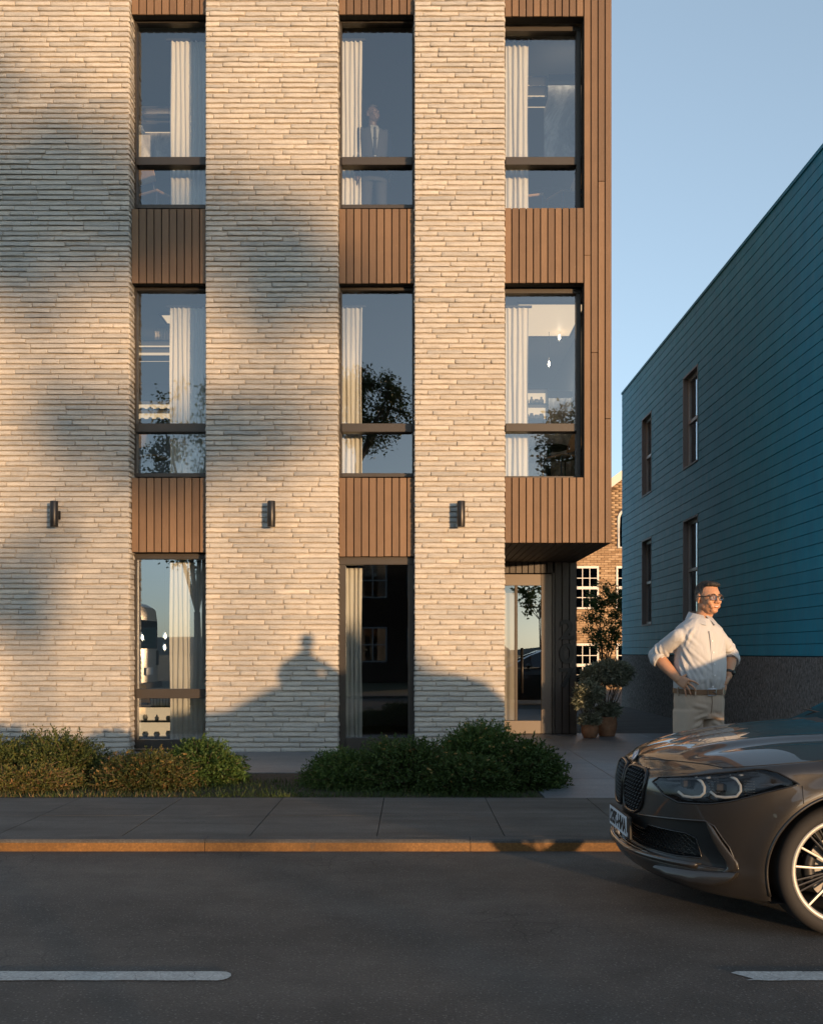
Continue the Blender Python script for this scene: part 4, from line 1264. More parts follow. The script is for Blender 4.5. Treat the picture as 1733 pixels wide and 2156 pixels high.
# ================================================================== trees
def tree(name, loc, crown_c, crown_r, n_tips, per, size, trunk_r, mt, lab, group=None, seed=1, spread=0.12, aspect=0.55, hollow=0.35, trunk_lean=(0, 0)):
    rr = random.Random(seed); rg = np.random.default_rng(seed)
    o = empty(name, loc)
    cz = crown_c[2]
    wood_ = MB()
    fork = Vector((trunk_lean[0] * 0.6, trunk_lean[1], max(0.4, cz - crown_r[2] * 1.05)))
    wood_.tube([(0, 0, 0), (fork.x * 0.4 + 0.03, 0.02, fork.z * 0.5), fork], [trunk_r * 1.25, trunk_r, trunk_r * 0.8], 9)
    mains = []
    nm = 7
    for k in range(nm):
        a = 2 * math.pi * k / nm + rr.uniform(-0.3, 0.3)
        e = Vector((crown_c[0] + crown_r[0] * 0.55 * math.cos(a), crown_c[1] + crown_r[1] * 0.55 * math.sin(a), cz + crown_r[2] * rr.uniform(-0.25, 0.65)))
        mid = fork.lerp(e, 0.5) + Vector((rr.uniform(-.2, .2), rr.uniform(-.2, .2), 0.12 * crown_r[2]))
        wood_.tube([fork, mid, e], [trunk_r * 0.55, trunk_r * 0.38, trunk_r * 0.16], 6, cap=False)
        mains += [mid, e, fork.lerp(mid, 0.6), mid.lerp(e, 0.5)]
    tips = []
    while len(tips) < n_tips:
        d = Vector((rr.gauss(0, 1), rr.gauss(0, 1), rr.gauss(0, 1)))
        if d.length < 1e-4: continue
        d.normalize()
        rad = hollow + (1 - hollow) * rr.random() ** 0.5
        rad *= 0.82 + 0.22 * math.sin(3 * d.x + 5 * d.z + seed) * math.cos(4 * d.y + seed)
        tips.append(Vector((crown_c[0] + d.x * rad * crown_r[0], crown_c[1] + d.y * rad * crown_r[1], cz + d.z * rad * crown_r[2])))
    P, D, T = [], [], []
    for tp in tips:
        b_ = min(mains, key=lambda q: (q - tp).length)
        mid = b_.lerp(tp, 0.5) + Vector((rr.uniform(-.1, .1), rr.uniform(-.1, .1), rr.uniform(0, .15))) * crown_r[2] * 0.3
        wood_.tube([b_, mid, tp], [trunk_r * 0.13, trunk_r * 0.08, trunk_r * 0.03], 4, cap=False)
        tone = rr.uniform(0.25, 0.75)
        for k in range(per):
            u = rr.random()
            base = mid.lerp(tp, u)
            P.append((base.x + rr.gauss(0, spread), base.y + rr.gauss(0, spread), base.z + rr.gauss(0, spread)))
            D.append((rr.gauss(0, 1), rr.gauss(0, 1), rr.gauss(0, 0.7) - 0.2)); T.append(min(1, max(0, tone + rr.gauss(0, 0.15))))
    wood_.build('trunk', 'bark', o, smooth=True)
    V, F, tn = leaf_mesh(np.array(P), np.array(D), size, aspect, np.array(T), seed)
    link('crown', np_mesh('crown', V, F, tn), mt, o)
    return tag(o, lab, 'tree', group)

tree('small_tree', (5.25, 28.5, 0.06), (0.05, 0, 2.15), (0.80, 0.7, 1.35), 230, 22, 0.07, 0.035, 'leaf_tree', 'small green tree in front of the tan brick house', seed=61, spread=0.05)
# street trees across the road: they show in the windows and shade the facade
behind = 'trees across the street'
tree('street_tree', (-6.55, -4.6, 0.08), (0.1, 0, 6.6), (2.3, 2.0, 3.9), 190, 24, 0.12, 0.12, 'leaf_tree', 'sparse slender street tree reflected in the windows of the leftmost column', behind, 71, 0.12)
tree('street_tree', (-2.6, -24, 0), (0.6, 0, 13.4), (2.5, 2.4, 2.6), 250, 26, 0.16, 0.22, 'leaf_dark', 'dense round tree reflected in the middle floor window of the middle column', behind, 72, 0.18)
tree('street_tree', (7.1, -12.5, 0), (0.0, 0, 8.6), (3.0, 2.4, 3.6), 330, 34, 0.17, 0.16, 'leaf_dark', 'broad tree reflected in the middle floor corner window', behind, 73, 0.16)
tree('street_tree', (4.75, -6.2, 0.0), (-0.2, 0, 3.35), (0.9, 0.8, 0.75), 34, 16, 0.15, 0.03, 'leaf_tree', 'young sparse tree reflected in the entrance door', behind, 74, 0.07)
def along_sun(X0, t):
    return X0 + math.sin(R(SUN_AZ)) * t, YF - math.cos(R(SUN_AZ)) * t, math.tan(R(SUN_EL)) * t
for (X0, Z0, rx, rz, t_, tips_, lab, sd) in (
        (-4.7, 6.95, 2.7, 1.75, 58, 62, 'large spreading tree whose shade falls across the upper left brick piers', 81),
        (-1.7, 6.4, 1.4, 1.1, 52, 13, 'tree whose thin crown dapples the upper middle brick pier', 82),
        (-3.3, 4.2, 2.1, 0.95, 48, 17, 'low crowned tree whose shade falls on the middle storey brick', 83),
        (-4.9, 2.1, 1.0, 1.0, 44, 7, 'small tree whose shade dapples the lower left brick pier', 84)):
    x, y, dz = along_sun(X0, t_)
    off = {82: 0.55, 83: 0.95}.get(sd, 0.0)          # trunks a little left of the crown's middle
    tree('street_tree', (x - off, y, 0), (off, 0, Z0 + dz), (rx, rx * 0.8, rz), tips_, 80, 0.22, 0.075, 'leaf_dark', lab, behind, sd, 0.27, hollow=0.15, trunk_lean=(off * 1.2, 0))

# ================================================================== things across the street
shx, shy, shz = along_sun(-0.2, 26)
blocker = empty('sun_blocker', (shx, shy, 0), R(SUN_AZ))  # unseen block added for its shadow, shaped to the outline on the brick
c37 = math.cos(R(SUN_AZ))
pr = [(-0.72, -0.0), (-0.72, 1.50), (-0.62, 1.58), (-0.50, 1.66), (0.05, 1.18), (0.87, 0.52), (1.3, 0.12), (1.3, -1.05)]
poly = [((x + 0.2) * c37, (z + shz) if z > -0.9 and not (x == -0.72 and z == 0.0) else 0.0) for x, z in pr]
MB().prism(poly, -0.2, 2.6).build('wall', 'tan_siding', blocker, fix=True)
MB().add([(poly[k][0], y, poly[k][1] + 0.012) for y in (-0.45, 2.85) for k in range(1, 7)] + [(poly[k][0], y, poly[k][1] + 0.05) for y in (-0.45, 2.85) for k in range(1, 7)],
         [(k, k + 1, 7 + k, 6 + k) for k in range(5)] + [(12 + k, 18 + k, 19 + k, 13 + k) for k in range(5)] + [(k, 12 + k, 13 + k, k + 1) for k in range(5)] + [(6 + k, 7 + k, 19 + k, 18 + k) for k in range(5)] + [(0, 6, 18, 12), (5, 17, 23, 11)]).build('roof', 'roof_slate', blocker, fix=True)
tag(blocker, 'added unseen gabled shed whose shadow falls on the ground floor brick', 'blocker')

# red brick house reflected in the dark ground floor door
rh = empty('dark_brick_house', (-1.5, -20, 0))
tag(rh, 'dark brick house with white sash windows reflected in the middle ground floor door', 'house')
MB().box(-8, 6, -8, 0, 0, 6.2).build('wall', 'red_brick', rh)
MB().prism([(-8.4, 6.201), (6.4, 6.201), (5.5, 8.2), (-7.5, 8.2)], -8.4, 0.4).build('roof', 'roof_slate', rh)
for wx in (-5.6, -3.1, -0.9, 1.3, 3.6):
    for wz_ in (0.9, 3.8):
        wn = MB().bbox(wx, wx + 1.3, 0.001, 0.05, wz_, wz_ + 0.07, 0.003).bbox(wx, wx + 1.3, 0.001, 0.05, wz_ + 1.53, wz_ + 1.6, 0.003).bbox(wx, wx + 0.07, 0.001, 0.049, wz_ + 0.071, wz_ + 1.529, 0.003).bbox(wx + 1.23, wx + 1.3, 0.001, 0.049, wz_ + 0.071, wz_ + 1.529, 0.003).bbox(wx + 0.071, wx + 1.229, 0.001, 0.045, wz_ + 0.77, wz_ + 0.83, 0.003).bbox(wx + 0.62, wx + 0.68, 0.001, 0.043, wz_ + 0.071, wz_ + 0.769, 0.003).bbox(wx + 0.62, wx + 0.68, 0.001, 0.043, wz_ + 0.831, wz_ + 1.529, 0.003).build('window', 'room_wall', rh)
        MB().box(wx + 0.07, wx + 1.23, 0.001, 0.012, wz_ + 0.07, wz_ + 1.53).build('pane', 'dark_glass', wn)
# hills behind the camera
m = MB(); n = 90
for i in range(n + 1):
    a = math.pi + math.pi * i / n
    h = 8 + 5 * math.sin(i * 0.21 + 1) + 2.5 * math.sin(i * 0.53) + 1.2 * math.sin(i * 1.3)
    for (rr_, hh) in ((520, -1), (600, h * 0.7), (700, h)):
        m.v.append((rr_ * math.cos(a), rr_ * math.sin(a), hh))
for i in range(n):
    for k in range(2):
        q = i * 3 + k
        m.f.append((q, q + 3, q + 4, q + 1)); m.m.append(0)
struct(m.build('hills', 'hill_green', smooth=True))
# van whose rear end shows in the ground floor window
mat('van_paint', (0.52, 0.44, 0.36), 0.35, 0.2)
van = empty('delivery_van', (-7.0, -0.4, 0))
tag(van, 'pale high roofed van reflected in the left ground floor window', 'van')
secs = []
for (dx, hw_, z0, z1) in ((0.0, 1.05, 0.42, 2.35), (-0.05, 1.15, 0.38, 2.55), (-0.25, 1.2, 0.36, 2.66), (-4.2, 1.2, 0.36, 2.66), (-5.0, 1.15, 0.36, 2.3), (-5.7, 1.1, 0.36, 1.3), (-6.0, 1.0, 0.42, 1.0)):
    secs.append(((dx, 0, (z0 + z1) / 2), (0, hw_, 0), (0, 0, (z1 - z0) / 2), 9))
MB().loft(secs, 40).build('body', 'van_paint', van, smooth=True, angle=40, fix=True)
MB().bbox(-0.02, 0.03, -0.92, 0.92, 1.45, 2.2, 0.02).build('rear_window', 'dark_glass', van)
MB().bbox(0.0, 0.05, -0.35, 0.35, 0.75, 0.95, 0.005).build('number_plate', 'white_paint', van)
MB().bbox(-0.1, 0.12, -1.12, 1.12, 0.40, 0.56, 0.02).build('bumper', 'gap_black', van)
for s_ in (-1, 1):
    MB().bbox(-0.02, 0.04, s_ * 0.98 - 0.08, s_ * 0.98 + 0.08, 1.0, 1.4, 0.01).build('tail_light', 'red_brick', van)
    for wx in (-1.2, -4.9):
        wv_ = MB().lathe([(0.20, -0.12), (0.33, -0.12), (0.36, -0.09), (0.36, 0.09), (0.33, 0.12), (0.20, 0.12)], 28, (wx, s_ * 1.08, 0.36), 'y').build('wheel', 'gap_black', van, smooth=True, angle=40)
        MB().lathe([(0.20, -0.1), (0.20, 0.1)], 24, (wx, s_ * 1.08, 0.36), 'y').build('rim', 'lamp_metal', wv_, smooth=True, angle=40)
# ================================================================== parked car
m, t, b = mat('car_paint', (0.050, 0.047, 0.047), 0.46, 0.3)
b.inputs['Coat Weight'].default_value = 1.0; b.inputs['Coat Roughness'].default_value = 0.015
fl = noise(t, 900, 1, 0.5, N(t, 'TexCoord').outputs['Object'])
t.links.new(mixc(t, 0.35, (0.017, 0.015, 0.0135), ramp(t, fl.outputs['Fac'], [(0.4, (0.009, 0.008, 0.0075)), (0.7, (0.045, 0.040, 0.036))]).outputs[0]), b.inputs['Base Color'])
mat('black_gloss', (0.012, 0.012, 0.013), 0.18, 0.0)
mat('black_matte', (0.010, 0.010, 0.010), 0.65)
mat('tyre_rubber', (0.018, 0.017, 0.017), 0.8)
mat('alloy_bright', (0.40, 0.38, 0.35), 0.42, 0.35)
mat('alloy_dark', (0.03, 0.03, 0.032), 0.35, 0.5)
mat('chrome', (0.72, 0.73, 0.75), 0.12, 1.0)
mat('brake_steel', (0.16, 0.155, 0.15), 0.45, 0.5)
mat('plate_white', (0.62, 0.66, 0.70), 0.45)
mat('ink_black', (0.01, 0.01, 0.01), 0.5)
mat('emblem_blue', (0.10, 0.22, 0.42), 0.3)
mat('emblem_white', (0.75, 0.75, 0.75), 0.3)
glazing('car_glass', 0.08, (0.05, 0.055, 0.06))

CX0_, CYC = 1.17, 5.78          # car front, centre line
car = empty('car', (CX0_, CYC, 0))
tag(car, 'dark grey hatchback parked at the kerb with its bonnet and front wheel in view', 'car')
# car frame: x back from the nose, y towards the camera (+ = near side), z up. world Y = CYC - y
_PC = {}
def interp(tab, v):
    """monotone cubic through the table"""
    k = id(tab)
    if k not in _PC:
        x = [p[0] for p in tab]; y = [p[1] for p in tab]; n_ = len(x)
        h = [x[i + 1] - x[i] for i in range(n_ - 1)]; d = [(y[i + 1] - y[i]) / h[i] for i in range(n_ - 1)]
        m_ = [d[0]] + [0.0 if d[i - 1] * d[i] <= 0 else (h[i - 1] + h[i]) * 3 / ((2 * h[i] + h[i - 1]) / d[i - 1] + (h[i] + 2 * h[i - 1]) / d[i]) for i in range(1, n_ - 1)] + [d[-1]]
        _PC[k] = (x, y, h, m_)
    x, y, h, m_ = _PC[k]
    if v <= x[0]: return y[0]
    if v >= x[-1]: return y[-1]
    for i in range(len(h)):
        if v <= x[i + 1]: break
    u = (v - x[i]) / h[i]
    return (2 * u ** 3 - 3 * u * u + 1) * y[i] + (u ** 3 - 2 * u * u + u) * h[i] * m_[i] + (-2 * u ** 3 + 3 * u * u) * y[i + 1] + (u ** 3 - u * u) * h[i] * m_[i + 1]
LEN = 4.32
WX, WZ, WR, AR = 0.87, 0.318, 0.318, 0.372
T_XF = [(0.15, 0.10), (0.19, 0.045), (0.24, 0.0), (0.29, -0.022), (0.33, 0.0), (0.37, 0.008), (0.50, 0.004), (0.62, 0.006), (0.70, 0.022), (0.745, 0.05), (0.79, 0.10), (0.83, 0.17)]
T_W = [(0.15, 0.855), (0.22, 0.872), (0.35, 0.884), (0.50, 0.896), (0.62, 0.903), (0.70, 0.900), (0.78, 0.885), (0.86, 0.862), (0.95, 0.84)]
T_ZS = [(0.0, 0.742), (0.10, 0.758), (0.26, 0.784), (0.5, 0.812), (0.80, 0.836), (1.2, 0.885), (2.0, 0.93), (3.4, 0.975), (4.2, 0.985)]
T_ZB = [(0.0, 0.235), (0.08, 0.215), (0.25, 0.195), (0.45, 0.180), (0.66, 0.168), (0.9, 0.168), (4.3, 0.18)]
T_SP = [(0.0, 0.742), (0.05, 0.762), (0.11, 0.795), (0.18, 0.826), (0.29, 0.858), (0.42, 0.886), (0.72, 0.930), (1.05, 0.965), (1.25, 0.980), (1.6, 0.99), (4.3, 0.99)]
CL = 0.66                         # length of the front corner
RL = 0.45
def wid(x, z):
    w_ = interp(T_W, z)
    # flare round the wheel opening
    for wx in (WX, WX + 2.67):
        r = math.hypot(x - wx, z - WZ)
        w_ += 0.016 * math.exp(-((r - AR - 0.015) / 0.055) ** 2)
    # shoulder crease running back from the headlight
    w_ += 0.008 * math.exp(-((z - (0.735 + 0.03 * x)) / 0.022) ** 2) * min(1, max(0, (x - 0.75) / 0.3))
    return w_
def side_pt(s, z):
    """s: 0..1 front corner, 1..2 side, 2..3 rear corner"""
    xf = interp(T_XF, z)
    if s <= 1:
        ph = s * math.pi / 2
        x = xf + (CL - xf) * (1 - math.cos(ph)); y = wid(x, z) * math.sin(ph) ** 0.8
    elif s <= 2:
        x = CL + (LEN - RL - CL) * (s - 1); y = wid(x, z) * (1 - 0.02 * max(0, s - 1.5))
    else:
        ph = (3 - s) * math.pi / 2
        x = LEN - RL * (1 - math.cos(ph)) ; x = LEN - RL + RL * math.cos(ph) ; y = wid(LEN - RL, z) * math.sin(ph) ** 0.7 * 0.99
    return Vector((x, y, z))
def s_from_x(x, z):
    xf = interp(T_XF, z)
    if x <= CL: return math.acos(max(-1, min(1, 1 - (x - xf) / (CL - xf)))) / (math.pi / 2)
    return 1 + (x - CL) / (LEN - RL - CL)
def s_from_y(y, z):
    return math.asin(min(1, (max(0, y) / wid(0.2, z)) ** 1.25)) / (math.pi / 2)
def on_x(x, z, out=0.0):
    p = side_pt(s_from_x(x, z), z); return push(p, x, z, out)
def on_y(y, z, out=0.0):
    sg = 1 if y >= 0 else -1
    s = s_from_y(abs(y), z); p = side_pt(s, z); q = push(p, p.x, z, out); q.y *= sg; return q
def push(p, x, z, out):
    if out == 0: return p
    s = s_from_x(max(p.x, interp(T_XF, z)), z)
    e = 0.01
    a = side_pt(max(0, s - e), z); c_ = side_pt(min(3, s + e), z)
    d = c_ - a; n_ = Vector((-d.y, d.x, 0)); 
    if n_.length < 1e-6: n_ = Vector((-1, 0, 0))
    n_.normalize()
    return p + n_ * out
def W2(p): return (p[0], -p[1], p[2])        # car frame -> object frame of the root

def in_poly(x, y, poly):
    c_ = False; n_ = len(poly)
    for i in range(n_):
        x0, y0 = poly[i]; x1, y1 = poly[(i + 1) % n_]
        if (y0 > y) != (y1 > y) and x < (x1 - x0) * (y - y0) / (y1 - y0) + x0: c_ = not c_
    return c_
def smooth_poly(poly, it=2):
    for _ in range(it):
        q = []
        for i in range(len(poly)):
            a, b_ = poly[i], poly[(i + 1) % len(poly)]
            q += [(a[0] * .75 + b_[0] * .25, a[1] * .75 + b_[1] * .25), (a[0] * .25 + b_[0] * .75, a[1] * .25 + b_[1] * .75)]
        poly = q
    return poly
def densify(poly, step=0.012):
    out = []
    for i in range(len(poly)):
        p0, p1 = poly[i], poly[(i + 1) % len(poly)]
        k = max(1, int(math.hypot(p1[0] - p0[0], p1[1] - p0[1]) / step))
        out += [(p0[0] + (p1[0] - p0[0]) * q / k, p0[1] + (p1[1] - p0[1]) * q / k) for q in range(k)]
    return out
HEAD = densify([(0.067, 0.686), (0.092, 0.716), (0.28, 0.762), (0.455, 0.797), (0.500, 0.799), (0.552, 0.785), (0.642, 0.733), (0.489, 0.690), (0.344, 0.639), (0.26, 0.618), (0.149, 0.608), (0.10, 0.632)])   # x,z
KID = densify(smooth_poly([(0.024, 0.712), (0.05, 0.732), (0.20, 0.741), (0.32, 0.734), (0.358, 0.700), (0.352, 0.590), (0.318, 0.528), (0.23, 0.500), (0.09, 0.502), (0.040, 0.522), (0.024, 0.57)], 1))     # y,z
REC = densify([(-0.03, 0.498), (0.28, 0.498), (0.58, 0.522), (0.735, 0.535), (0.765, 0.515), (0.80, 0.42), (0.812, 0.34), (0.79, 0.312), (0.60, 0.318), (0.3, 0.322), (-0.03, 0.322)])     # y,z recessed lower face
INT = densify([(-0.03, 0.42), (0.29, 0.42), (0.34, 0.452), (0.63, 0.456), (0.68, 0.440), (0.70, 0.345), (0.58, 0.334), (0.3, 0.330), (-0.03, 0.330)])   # y,z intake inside it
SEAM = [(0.64, 0.70), (0.68, 0.66)]

NS = [i / 110 for i in range(110)] + [1 + i / 230 for i in range(230)] + [2 + i / 30 for i in range(31)]
NV = 84
grids = {}
parts = {k: MB() for k in ('bumper', 'fender', 'bonnet', 'side', 'rear')}
def low_pt(s, v):
    x0 = side_pt(s, 0.5).x
    zs_ = interp(T_ZS, x0)
    zb = interp(T_ZB, x0)
    z = zb + (zs_ - zb) * v
    p = side_pt(s, z)
    # roll over at the shoulder
    k = (z - (zs_ - 0.05)) / 0.05
    if k > 0:
        sc = 1 - 0.030 * k * k
        p.y *= sc
        if s < 1: p.x += 0.02 * k * k * (1 - s)
    return p
def sst(u):
    u = min(1, max(0, u)); return u * u * (3 - 2 * u)
def hood_pt(s, w_):
    p = low_pt(s, 1.0)
    if s < 1:
        ph = s * math.pi / 2
        tx = p.x + 0.20 * math.sin(ph)
    else: tx = p.x + 0.20
    q = Vector((tx, 0, 0))
    x = p.x + (tx - p.x) * w_; y = p.y * (1 - w_)
    sp = interp(T_SP, tx)
    f = 1 - (1 - w_) ** 2.3
    z = p.z + (sp - p.z) * f
    # bonnet ridges
    yr = 0.30 + 0.20 * x
    z += 0.010 * math.exp(-((y - yr) / 0.045) ** 2) * sst((x - 0.16) / 0.30) * min(1, w_ * 6)
    z -= 0.007 * math.exp(-((y - yr - 0.10) / 0.05) ** 2) * sst((x - 0.16) / 0.30) * min(1, w_ * 6)
    return Vector((x, y, z))
lowV = {}
def addq(mb, ps): mb.add([W2(p) for p in ps], [(0, 1, 2, 3)])
LP = [[low_pt(s, j / NV) for j in range(NV + 1)] for s in NS]
HW = 46
HP = [[hood_pt(s, (j / HW)) for j in range(HW + 1)] for s in NS]
class Grid:
    """welded quads per part, mirrored for the far side"""
    def __init__(s): s.v = {}; s.co = []; s.f = []
    def idx(s, key, p):
        if key not in s.v: s.v[key] = len(s.co); s.co.append(p)
        return s.v[key]
    def quad(s, keys, pts): s.f.append([s.idx(k, p) for k, p in zip(keys, pts)])
G = {k: Grid() for k in ('bumper', 'fender', 'bonnet', 'side', 'fender_', 'side_')}
for i in range(len(NS) - 1):
    for j in range(NV):
        ps = [LP[i][j], LP[i + 1][j], LP[i + 1][j + 1], LP[i][j + 1]]
        c_ = (ps[0] + ps[1] + ps[2] + ps[3]) / 4
        if NS[i] < 2.2:
            if math.hypot(c_.x - WX, c_.z - WZ) < AR or math.hypot(c_.x - WX - 2.67, c_.z - WZ) < AR: continue
        if c_.x < 0.8 and c_.y > 0.4 and in_poly(c_.x, c_.z, HEAD): continue
        if c_.x < 0.3 and c_.y < 0.5 and in_poly(c_.y, c_.z, KID): continue
        if c_.x < 0.6 and c_.y < 0.85 and in_poly(c_.y, c_.z, REC): continue
        if c_.x < 0.655: k = 'bumper'
        elif c_.x < 1.35: k = 'fender'
        else: k = 'side'
        for sg in (1, -1):
            q = ps if sg == 1 else ps[::-1]
            ks = [(i, j), (i + 1, j), (i + 1, j + 1), (i, j + 1)]
            ks = ks if sg == 1 else ks[::-1]
            G[k if sg == 1 or k == 'bumper' else k + '_'].quad([(sg, *kk) for kk in ks], [W2((p.x, p.y * sg, p.z)) for p in q])
    for j in range(HW):
        ps = [HP[i][j], HP[i + 1][j], HP[i + 1][j + 1], HP[i][j + 1]]
        c_ = (ps[0] + ps[1] + ps[2] + ps[3]) / 4
        if NS[i] >= 1 and c_.x > 1.42: continue
        for sg in (1, -1):
            q = ps if sg == 1 else ps[::-1]
            ks = [(i, j), (i + 1, j), (i + 1, j + 1), (i, j + 1)]
            ks = ks if sg == 1 else ks[::-1]
            G['bonnet'].quad([(sg, *kk) for kk in ks], [W2((p.x, p.y * sg, p.z)) for p in q])
made = {}
for k, g in G.items():
    me = bpy.data.meshes.new(k); me.from_pydata(g.co, [], g.f); me.update()
    bm = bmesh.new(); bm.from_mesh(me)
    bmesh.ops.remove_doubles(bm, verts=bm.verts, dist=0.0008)
    bmesh.ops.recalc_face_normals(bm, faces=bm.faces)
    bm.to_mesh(me); bm.free()
    name = {'bumper': 'front_bumper', 'fender': 'front_wing', 'bonnet': 'bonnet', 'side': 'body_side', 'fender_': 'front_wing', 'side_': 'body_side'}[k]
    made[k] = link(name, me, 'car_paint', car, True)
def mir(fn):
    for sg in (1, -1): fn(sg)
def ring(pts, r, name, mt, par, n=6, closed=True):
    return MB().tube([W2(p) for p in pts], r, n, closed=closed).build(name, mt, par, smooth=True)
def S(p, sg): return Vector((p[0], p[1] * sg, p[2]))
# ---- kidney grilles
for sg in (1, -1):
    poly = KID
    outer = [S(on_y(y, z, 0.004), sg) for y, z in poly]
    gr = ring(outer, 0.0085, 'grille', 'black_gloss', car, 8)
    # recessed bowl
    cy = sum(p[0] for p in poly) / len(poly); cz = sum(p[1] for p in poly) / len(poly)
    rim0 = [S(on_y(y, z, 0.0), sg) for y, z in poly]
    rim1 = [S(on_y(cy + (y - cy) * 0.97, cz + (z - cz) * 0.97, -0.05), sg) for y, z in poly]
    n_ = len(poly); mb = MB()
    mb.add([W2(p) for p in rim0 + rim1], [(i, (i + 1) % n_, n_ + (i + 1) % n_, n_ + i) for i in range(n_)] + [tuple(range(n_, 2 * n_))])
    mb.build('recess', 'black_matte', gr)
    # mesh of upright drops
    mb = MB(); row = 0; z = 0.505
    while z < 0.742:
        y = 0.036 + (0.02 if row % 2 else 0)
        while y < 0.36:
            if in_poly(y, z, poly):
                a = on_y(y, z - 0.017, -0.012); c_ = on_y(y, z + 0.018, -0.012)
                mb.tube([W2(S(a, sg)), W2(S(on_y(y, z, 0.001), sg)), W2(S(c_, sg))], [0.003, 0.0075, 0.003], 5)
                y2 = y + 0.02; z2 = z + 0.02
                for dy in (0.02, -0.02):
                    if in_poly(y + dy, z2, poly):
                        mb.tube([W2(S(c_, sg)), W2(S(on_y(y + dy, z2 - 0.008, -0.014), sg))], 0.0030, 4)
            y += 0.04
        z += 0.020; row += 1
    mb.build('grille_mesh', 'black_gloss', gr, smooth=True)
# emblem
em = empty('emblem'); em.parent = car
p = hood_pt(0.0, 0.0); ex, ez = 0.075, interp(T_SP, 0.075) + 0.004
Me = Matrix.Translation(W2((ex, 0, ez))) @ Euler((0, R(-62), 0)).to_matrix().to_4x4()
MB().lathe([(0.041, 0.0), (0.041, 0.006), (0.034, 0.0085), (0.0, 0.0085)], 32).xform(Me).build('emblem_ring', 'black_gloss', em, smooth=True, angle=30)
for q in range(4):
    pts = [(0, 0)] + [(0.027 * math.cos(math.pi / 2 * (q + k / 8)), 0.027 * math.sin(math.pi / 2 * (q + k / 8))) for k in range(9)]
    MB().add([(x, y, 0.0095) for x, y in pts], [tuple(range(len(pts)))]).xform(Me).build('emblem_quarter', 'emblem_blue' if q % 2 else 'emblem_white', em)
MB().tube([(0.0345 * math.cos(k * math.pi / 16), 0.0345 * math.sin(k * math.pi / 16), 0.009) for k in range(32)], 0.0025, 6, closed=True).xform(Me).build('emblem_trim', 'chrome', em, smooth=True)
# ---- headlights
for sg in (1, -1):
    poly = HEAD
    hl = ring([S(on_x(x, z, 0.001), sg) for x, z in poly], 0.0045, 'headlight', 'black_gloss', car)
    n_ = len(poly); cx = sum(p[0] for p in poly) / n_; cz = sum(p[1] for p in poly) / n_
    # housing bowl and clear cover made of nested rings
    def rings(depths, scales, name, mt):
        co = []; 
        for d_, sc in zip(depths, scales):
            co += [W2(S(on_x(cx + (x - cx) * sc, cz + (z - cz) * sc, d_), sg)) for x, z in poly]
        f_ = []
        for r_i in range(len(depths) - 1):
            f_ += [(r_i * n_ + i, r_i * n_ + (i + 1) % n_, (r_i + 1) * n_ + (i + 1) % n_, (r_i + 1) * n_ + i) for i in range(n_)]
        f_.append(tuple((len(depths) - 1) * n_ + i for i in range(n_)))
        MB().add(co, f_).build(name, mt, hl, smooth=True, fix=True)
    rings([0, -0.05, -0.055, -0.055, -0.055], [1, 0.97, 0.7, 0.4, 0.15], 'housing', 'black_gloss')
    rings([0.0, 0.003, 0.004, 0.004, 0.004], [1, 0.8, 0.55, 0.3, 0.1], 'lens', 'clear_lens')
    def hx(zx, zy):       # photo sketch coordinates -> x,z on the lamp
        X = 1222 + zx * 0.295; Yp_ = 1401.9 + zy * 0.295
        return X, Yp_
    def lamp_line(pts, r, name, mt, d=-0.022):
        out = []
        for (x, z) in pts: out.append(W2(S(on_x(x, z, d), sg)))
        return MB().tube(out, r, 6).build(name, mt, hl, smooth=True)
    C1 = [(0.345, 0.757), (0.372, 0.742), (0.386, 0.716), (0.386, 0.690), (0.368, 0.664), (0.32, 0.655), (0.285, 0.656), (0.262, 0.676)]
    C2 = [(0.212, 0.735), (0.232, 0.718), (0.240, 0.695), (0.238, 0.668), (0.222, 0.648), (0.19, 0.640), (0.158, 0.640), (0.140, 0.658)]
    for C in (C1, C2):
        lamp_line(C, 0.0068, 'light_signature', 'drl_white', -0.018)
        gx = sum(x for x, z in C[:5]) / 5
        # projector behind
        c_ = S(on_x(C[5][0] - 0.03, 0.700, -0.035), sg)
        MB().bbox(*[q for v_ in zip([k - 0.02 for k in W2(c_)], [k + 0.02 for k in W2(c_)]) for q in v_], 0.006).build('projector', 'black_matte', hl)
        mb = MB()
        for a in range(4):
            for q in range(6):
                x = C[3][0] + 0.016 + a * 0.012; z = 0.675 + q * 0.0125
                if in_poly(x + 0.006, z, HEAD): mb.tube([W2(S(on_x(x, z, -0.02), sg)), W2(S(on_x(x + 0.008, z + 0.0005, -0.02), sg))], 0.0014, 4)
        mb.build('reflector_ribs', 'brake_steel', hl)
    mb = MB(); seq = [(0.112, 0.712), (0.20, 0.729), (0.30, 0.748), (0.40, 0.766), (0.468, 0.777)]
    a_ = [W2(S(on_x(x, z + 0.004, -0.004), sg)) for x, z in seq]; c_ = [W2(S(on_x(x, z - 0.005, -0.010), sg)) for x, z in seq]
    mb.add(a_ + c_, [(i, i + 1, len(seq) + i + 1, len(seq) + i) for i in range(len(seq) - 1)])
    mb.build('brow_trim', 'chrome', hl, smooth=True)
